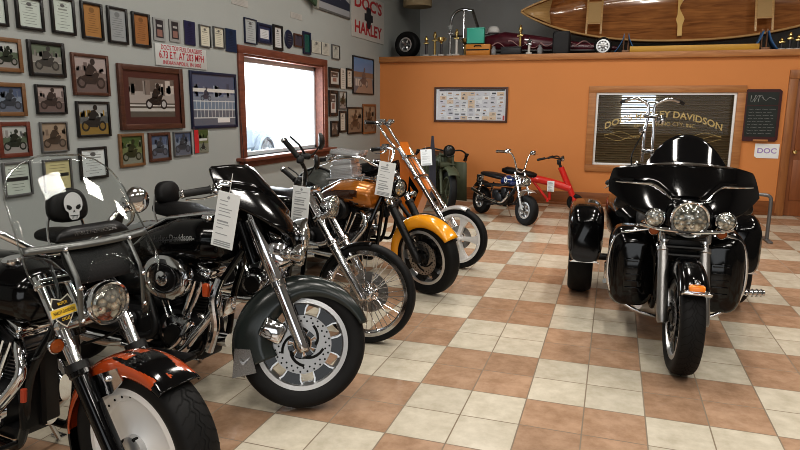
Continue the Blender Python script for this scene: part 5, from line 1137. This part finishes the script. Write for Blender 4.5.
for z in (1.52, 1.14): mb = MB(); mb.box((-.42, 0, z), (.05, .14, .05), .012); mb.build('riser_clamp', CHROME, hb_)
mb = MB(); mb.tube(smooth_path([(-.42, -.05, 1.35), (-.40, -.12, 1.20), (-.38, -.16, 1.05), (-.42, -.12, .90)]), .008, 8); mb.build('control_cable', MATT, Q)
frame_tubes(Q, (-.44, .98), -.80, .34, -1.6, .32); vtwin(Q, -.80, .35, 1., FIN, CHROME, ENGINE, 'round', CHROME, 'low', -1.6, detail=False)
tank(Q, [(-.50, .84, .03, .05), (-.56, .85, .11, .10), (-.72, .85, .14, .11), (-.95, .81, .10, .08), (-1.06, .77, .05, .04)], BLACK); seat(Q, [(-1.0, .72, .08, .04), (-1.15, .69, .14, .05), (-1.3, .71, .15, .05), (-1.5, .77, .10, .04)])
wheel(Q, 'rear_wheel', Matrix(), -1.6, .32, .15, .225, 'disc', (SILVER, SILVER, ALU)); fender(Q, 'rear_fender', Matrix(), -1.6, .32, .40, .11, 20, 170, .1, BLACK); kickstand(Q, -.8, .34)
# grey bent tube stand beyond the trike
s_ = thing('tube_stand', 'grey bent steel tube stand on the floor behind the trike, by its mirror', 'stand', (1.76, 8.7, 0)); mb = MB()
mb.tube(smooth_path([(-.42, 0, .012), (-.42, 0, .4), (-.40, 0, .52), (-.30, 0, .57), (.0, 0, .57), (.10, 0, .55), (.12, 0, .47), (.12, 0, .25), (.12, 0, .012)], 5), .022, 12); mb.build('bent_tube', STEEL, s_)
for x in (-.42, .12): mb = MB(); mb.box((x, 0, .012), (.06, .40, .022), .006); mb.build('foot_plate', STEEL, s_)
# ---------------------------------------------------------------- price tags
hang_tag((-1.63, 2.46, 1.27), 'white price tag hanging from the fairing of the black touring bike', 5, 12, .112, .265, .09, 1)
hang_tag((-1.80, 3.48, 1.20), 'white price tag hanging from the bars of the wire wheel motorcycle', 4, 6, .115, .225, .11, 2)
hang_tag((-1.63, 4.60, 1.27), 'white price tag hanging before the golden orange tank', 4, 9, .135, .27, .11, 3)
hang_tag((-2.66, 9.10, 1.03), 'white price tag hanging from the army motorcycle', 10, -4, .17, .24, .05, 4)
hang_tag((-.905, 10.26, .47), 'small white price tag on the red scooter frame', 0, 0, .11, .17, .01, 5)
# ---------------------------------------------------------------- on the loft ledge
ZL = 2.49
CW = wood('canoe_strip_wood', (.40, .17, .05), (.22, .08, .022), 2.2, 0, .22, .8); CI = wood('canoe_inner_wood', (.50, .22, .075), (.25, .10, .035), 2.2, 0, .16, 1.); CA = wood('canoe_ash', (.62, .40, .18), (.48, .28, .11), 4, 0, .35, .3)
cn = thing('wooden_canoe', 'varnished cedar strip canoe lying on its side on the ledge', 'canoe', (.93, 11.75, 3.25)); cn.rotation_euler = (rad(72), 0, 0)
Lc = 2.62
def sec(t, k=22, off=0.):   # t in -1..1 along the length
    w = .56*(1-abs(t)**2.3)**.85+.004; zt = .10*abs(t)**3; dep = .30*(1-abs(t)**7)+.05; out = []
    for i in range(k+1):
        a = PI*i/k; out.append(((Lc-(.0 if True else 0))*t*(1-.03*math.sin(a)*abs(t)**6), (w-off)*math.copysign(abs(math.cos(a))**.7, math.cos(a)), zt-(dep-off)*abs(math.sin(a))**.75))
    return out
ts = [math.sin((i/48-.5)*PI) for i in range(49)]
mb = MB(); mb.loft([sec(t) for t in ts], closed=False); hull = mb.build('hull', CW, cn, 60)
mb = MB(); mb.loft([sec(t*.992, off=.012) for t in ts], closed=False); mb.build('inner_hull', CI, hull, 60)
for s in (-1, 1):
    mb = MB(); mb.tube([(sec(t)[0 if s > 0 else -1][0], sec(t)[0 if s > 0 else -1][1], sec(t)[0][2]+.004) for t in ts], .018, 8); mb.build('gunwale', CA, cn)
for x, nm in ((-1.38, 'cane_seat'), (1.22, 'cane_seat')):
    w = .49*(1-abs(x/Lc)**2.3)**.85; mb = MB()
    for dx in (-.12, .12): mb.box((x+dx, 0, -.06), (.035, 2*w-.01, .025), .006)
    for dy in (-.19, .19): mb.box((x, dy, -.06), (.24, .03, .025), .005)
    so = mb.build(nm, CA, cn); mb = MB(); mb.box((x, 0, -.055), (.21, .36, .008)); mb.build('woven_cane', mat('cane_weave', (.50, .33, .15), .6, bump=.6, bscale=90), so)
mb = MB(); yk = []
for i in range(25):
    y = .485*(i/12-1); q = abs(y); hw = .035+.03*math.exp(-((q-.20)/.06)**2)-.02*math.exp(-(q/.08)**2); dx = -.03*math.exp(-(q/.10)**2)
    yk.append([(-.02+dx-hw, y, -.015), (-.02+dx+hw, y, -.015), (-.02+dx+hw, y, .012), (-.02+dx-hw, y, .012)])
mb.loft(yk); mb.build('yoke', mat('yellow_ash', (.72, .48, .18), .35, coat=.4), cn)
for s in (-1, 1):
    mb = MB(); x0, x1 = s*Lc*.80, s*Lc*.985; w0 = .49*(1-.80**2.3)**.85; mb.poly([(x0, -w0, .06), (x0+s*.04, 0, .06), (x0, w0, .06), (x1, .02, .10), (x1, -.02, .10)]); mb.build('deck', CA, cn, solid=.012)
BS = mat('blue_strap', (.06, .16, .34), .7)
for x in (.09, 2.10):
    st = thing('canoe_stand', 'wooden stand with blue sling under the canoe, %s' % ('at its near end' if x < 1 else 'close to the row of trophies'), 'stand', (x, 11.32, ZL), 0, 'stands holding the canoe'); mb = MB()
    for d in (-.035, .035): mb.box((d, 0, .17), (.022, .04, .34), .004)
    mb.box((0, 0, .03), (.12, .30, .05), .006); mb.build('post', wood('stand_wood', (.30, .14, .06), (.2, .09, .035), 4, 2), st)
    for s in (-1, 1):
        mb = MB(); mb.loft([[(s*(.04+.10*t*t+.05*t), -.05+q, .30-.29*t) for q in (-.10, 0, .08, .16)] for t in [i/8 for i in range(9)]], closed=False); mb.build('sling', BS, st, solid=.01)
mb = MB(); mb.box((1.08, 11.12, ZL+.055), (1.86, .025, .10), .004); tag(mb.build('yellow_board', wood('yellow_plank', (.62, .36, .05), (.52, .28, .04), 2, 0), None), 'long yellow wooden plank standing on the ledge under the canoe', 'board')
# loose wheel, trophies, box, cap, speaker, dragster
def loose_wheel(x, y, R, w, rim, lab, rz, n=5):
    t = thing('loose_wheel', lab, 'wheel', (x, y, ZL), rad(rz)); wheel(t, 'alloy_rim', Matrix(), 0, R, w, rim, 'five', (SILVER, SILVER, ALU), (), None, None, n); return t
loose_wheel(-3.69, 11.35, .24, .20, .125, 'fat black tyre on a silver rim at the dark corner of the ledge', -12)
loose_wheel(-.27, 11.38, .145, .07, .105, 'small silver wheel on the ledge beside the blue sling', 0, 9)
def trophy(x, y, h, lab, colr, fig, grp='trophies standing on the ledge'):
    t = thing('trophy', lab, 'trophy', (x, y, ZL), 0, grp); mb = MB(); mb.box((0, 0, .02), (.10, .08, .04), .006); mb.build('base', mat('trophy_marble', (.55, .53, .50), .3), t)
    mb = MB(); mb.tube([(0, 0, .04), (0, 0, h*.62)], .022, 12); mb.build('column', colr, t); mb = MB()
    if fig == 'cup': mb.lathe([(.02, .60*h), (.012, .66*h), (.03, .72*h), (.055, .82*h), (.06, .96*h), (.05, .955*h), (.001, .76*h)], (0, 0, 0), (0, 0, 1), 20); [mb.tube(smooth_path([(s*.05, 0, .93*h), (s*.09, 0, .88*h), (s*.05, 0, .76*h)]), .006, 6) for s in (-1, 1)]
    elif fig == 'star': mb.box((0, 0, h*.66), (.09, .06, .03), .006); mb.prism([(.055*(1 if k % 2 == 0 else .45)*math.sin(k*PI/5), -.01, h*.84+.055*(1 if k % 2 == 0 else .45)*math.cos(k*PI/5)*1.3) for k in range(10)], (0, .02, 0)); mb.tube([(0, 0, h*.66), (0, 0, h*.80)], .01, 8)
    else: mb.box((0, 0, h*.65), (.09, .06, .03), .006); mb.lathe([(.03, h*.66), (.018, h*.74), (.035, h*.82), (.03, h*.90), (.012, h*.93), (.022, h*.97), (.001, h)], (0, 0, 0), (0, 0, 1), 16)
    mb.build('figure', mat('trophy_gold', (.60, .46, .20), .25, .9) if fig != 'star' else CHROME, t)
TG, TB = mat('trophy_gold_tube', (.50, .36, .14), .3, .7), mat('trophy_dark', (.05, .045, .05), .35)
for x, y, h, c, f, lb in ((-3.26, 11.10, .36, TB, 'figure', 'dark short trophy nearest the fat tyre on the ledge'), (-3.12, 11.16, .44, TG, 'figure', 'slim gold trophy with figure, second from the fat tyre'), (-2.98, 11.08, .34, TB, 'cup', 'small gold cup trophy on dark column beside the chrome hoop'), (-2.84, 11.15, .60, mat('trophy_silver', (.5, .5, .5), .25, .9), 'star', 'tallest silver trophy with star, inside the chrome hoop'),
                          (-2.70, 11.06, .46, mat('trophy_white', (.60, .58, .54), .4), 'figure', 'pale trophy left of the teal box'), (-2.60, 11.30, .33, TG, 'cup', 'gold cup trophy half behind the teal box'), (-1.63, 11.26, .52, TG, 'figure', 'gold trophy with dark top standing alone before the red dragster'), (-1.45, 11.08, .26, mat('trophy_white', (.60, .58, .54), .4), 'star', 'small pale trophy right of the lone gold trophy')): trophy(x, y, h, lb, c, f)
for x, h, lb in ((2.34, .20, 'dark little figure nearest the blue sling at the right'), (2.45, .28, 'dark little figure, taller one at the right of the canoe stand'), (2.56, .24, 'dark little figure at the right edge of the ledge')): trophy(x, 11.3, h, lb, TB, 'figure', 'dark little figures at the right of the ledge')
t = thing('teal_box', 'bright teal green box standing among the trophies', 'box', (-2.37, 11.10, ZL+.196)); mb = MB(); mb.box((0, 0, .135), (.30, .12, .24), .008); mb.build('carton', mat('teal_card', (.06, .42, .32), .5), t); mb = MB(); mb.box((0, 0, .262), (.31, .13, .02), .004); mb.build('lid', mat('teal_lid', (.09, .50, .39), .5), t)
t = thing('orange_case', 'low orange tool case under the teal box', 'case', (-2.32, 11.12, ZL)); mb = MB(); mb.box((0, 0, .10), (.42, .16, .19), .012); mb.build('shell', mat('case_orange', (.55, .22, .03), .5), t); mb = MB(); mb.tube(smooth_path([(-.06, -.085, .15), (-.04, -.10, .17), (.04, -.10, .17), (.06, -.085, .15)]), .008, 8); mb.box((0, -.08, .10), (.40, .012, .02)); mb.build('handle', MATT, t)
t = thing('loudspeaker', 'black loudspeaker box on the ledge under the canoe bow', 'speaker', (-.93, 11.2, ZL)); mb = MB(); mb.body([(0, 0, .135, .13), (.02, 0, .145, .14), (.34, 0, .145, .14), (.37, 0, .13, .125)], 28, axis='z', p=5); mb.build('cabinet', mat('speaker_black', (.018, .018, .02), .6), t); mb = MB(); mb.box((0, -.136, .18), (.24, .012, .31), .006); mb.build('grille', mat('speaker_cloth', (.03, .03, .032), .8, bump=.5, bscale=300), t)
# chrome hoop frame
t = thing('roll_cage', 'chrome tube hoop from a drag racer standing behind the trophies', 'roll cage', (-2.75, 12.05, ZL)); mb = MB(); mb.tube(smooth_path([(-.32, 0, .02), (-.32, 0, .60), (-.26, 0, .84), (-.10, 0, .93), (.12, 0, .90)], 5), .024, 12); mb.tube(smooth_path([(-.06, 0, .92), (-.06, 0, .50), (-.05, 0, .02)], 4), .020, 10); mb.tube(smooth_path([(.10, -.0, .91), (.22, -.1, .62), (.36, -.25, .30), (.42, -.3, .02)], 4), .028, 12); mb.build('hoop', CHROME, t); mb = MB(); mb.tube([(-.32, 0, .45), (-.06, 0, .45)], .016, 10); mb.tube([(-.32, 0, .03), (.0, 0, .03)], .022, 10); mb.build('cross_bar', CHROME, t)
# dragster body
FLM = mat('dragster_maroon', (.10, .012, .025), .3, coat=.8, noise=.5, nscale=14)
t = thing('dragster_chassis', 'long low maroon drag bike body with pale flames lying along the ledge', 'dragster', (-1.35, 11.62, ZL)); mb = MB(); mb.body([(-1.05, .20, .03, .04), (-.95, .26, .12, .12), (-.6, .28, .15, .17), (-.1, .24, .14, .14), (.5, .18, .09, .09), (1.1, .14, .05, .05), (1.3, .13, .02, .03)], 22); bd = mb.build('body_shell', FLM, t)
for k in range(6):
    x0 = -.8+k*.28; mb = MB(); mb.tube([(x0+q*.3, -.155+.04*max(0, (x0+q*.3)+.2)-.0, .20+.05*math.sin(q*5+k)+.03*(k % 2)-.04*max(0, x0+q*.3)) for q in [i/10 for i in range(11)]], [.012*(1-i/11)+.002 for i in range(11)], 6); mb.build('flame_stripe', mat('flame_pink', (.50, .30, .30), .4), bd)
mb = MB()
for y in (-.20, .20): mb.tube(smooth_path([(-1.0, y, .12), (0, y, .10), (1.2, y*.4, .09)]), .016, 8)
for x in (-.9, -.3, .3): mb.tube([(x, -.2, .11), (x, .2, .11)], .014, 8); mb.box((x, -.2, .05), (.05, .05, .10))
mb.build('chassis_tube', STEEL, t)
t = thing('white_cap', 'white peaked cap resting on the maroon dragster body', 'cap', (-2.16, 11.6, ZL+.43)); mb = MB(); mb.lathe([(.11, 0), (.112, .03), (.10, .08), (.07, .115), (.001, .125)], (0, 0, 0), (0, 0, 1), 24, caps=(0, 0)); mb.build('crown', WHITE, t, 60, solid=.004); mb = MB(); mb.loft([[(-.09-.10*math.sin(PI*i/10)*k, .10*(i/5-1), .005-.02*k) for i in range(11)] for k in (0, .5, 1)], closed=False); mb.build('peak', WHITE, t, solid=.004)
t = thing('tool_box', 'low flat black box on the ledge before the dragster', 'box', (-1.75, 11.08, ZL)); mb = MB(); mb.box((0, 0, .06), (.34, .14, .11), .008); mb.build('body', mat('toolbox_black', (.02, .02, .022), .5), t); mb = MB(); mb.box((0, 0, .125), (.345, .145, .025), .006); mb.build('lid', mat('toolbox_black', (.02, .02, .022), .5), t)
for x, lb in ((-1.27, 'small grey jar on the ledge between pale trophy and loudspeaker'), (-2.05, 'small grey jar on the ledge left of the flat black box')):
    t = thing('glass_jar', lb, 'jar', (x, 11.08, ZL), 0, 'small jars on the ledge'); mb = MB(); mb.lathe([(.04, 0), (.045, .01), (.045, .10), (.03, .12), (.03, .13)], (0, 0, 0), (0, 0, 1), 18); mb.build('body', mat('jar_grey', (.25, .26, .27), .2), t); mb = MB(); mb.lathe([(.034, .128), (.034, .15), (.001, .151)], (0, 0, 0), (0, 0, 1), 18); mb.build('lid', STEEL, t)
# hanging lamp globe / pale drum hung in the dark corner above the fat tyre
t = thing('paper_lantern', 'pale round drum shade high in the dark corner of the loft', 'lamp', (-3.68, 11.9, 3.62)); mb = MB(); mb.lathe([(.16, -.16), (.27, -.14), (.28, .10), (.2, .16)], (0, 0, 0), (0, 0, 1), 26); mb.build('lamp_shade', mat('parchment', (.40, .32, .20), .7), t); mb = MB(); mb.tube([(0, 0, .15), (0, 0, 1.08)], .006, 6); mb.build('cord', MATT, t)
# ---------------------------------------------------------------- light, sky, camera
def area(name, loc, size, power, rot=(0, 0, 0), col=(1, 1, 1)):
    l = bpy.data.lights.new(name, 'AREA'); l.shape = 'RECTANGLE'; l.size, l.size_y = size; l.energy = power; l.color = col
    o = bpy.data.objects.new(name, l); COL.objects.link(o); o.location = loc; o.rotation_euler = rot; return o
for y in (-2.5, .2, 2.9, 5.6, 8.3):
    for x in (-1.7, .65, 3.0): area('ceiling_light', (x, y, 4.55), (.26, 1.2), 31, (0, 0, 0), (1., .95, .88))
area('front_fill_light', (1.4, -5.2, 1.9), (5.5, 2.4), 60, (rad(90), 0, 0), (.93, .97, 1.))  # added soft fill before the closed wall, standing in for unseen shopfront windows
area('left_window_light', (XL-.22, 7.5, 1.6), (1.9, 1.05), 70, (0, rad(-90), 0), (.92, .96, 1.)).data.cycles.is_portal = False
W = bpy.data.worlds.new('World'); SC.world = W; W.use_nodes = True; bg = W.node_tree.nodes['Background']
bg.inputs[0].default_value = (.90, .95, 1., 1); bg.inputs[1].default_value = 3.2
cam = bpy.data.cameras.new('Camera'); co = bpy.data.objects.new('Camera', cam); COL.objects.link(co); SC.camera = co
cam.sensor_width = 36; cam.sensor_fit = 'HORIZONTAL'; cam.lens = 36*628.6/800; cam.clip_start = .05
yaw, pit, rol = -.32395, .181394, -.008015
f_ = V((math.sin(yaw)*math.cos(pit), math.cos(yaw)*math.cos(pit), -math.sin(pit))); r0 = V((math.cos(yaw), -math.sin(yaw), 0)); d0 = f_.cross(r0)
rx = math.cos(rol)*r0+math.sin(rol)*d0; dx = -math.sin(rol)*r0+math.cos(rol)*d0
co.matrix_world = Matrix(((rx.x, -dx.x, -f_.x, 0), (rx.y, -dx.y, -f_.y, 0), (rx.z, -dx.z, -f_.z, 1.5623), (0, 0, 0, 1)))
SC.view_settings.view_transform = 'Standard'; SC.view_settings.look = 'Medium High Contrast'; SC.view_settings.exposure = 0.30
SC.cycles.filter_width = .95; SC.cycles.use_adaptive_sampling = False
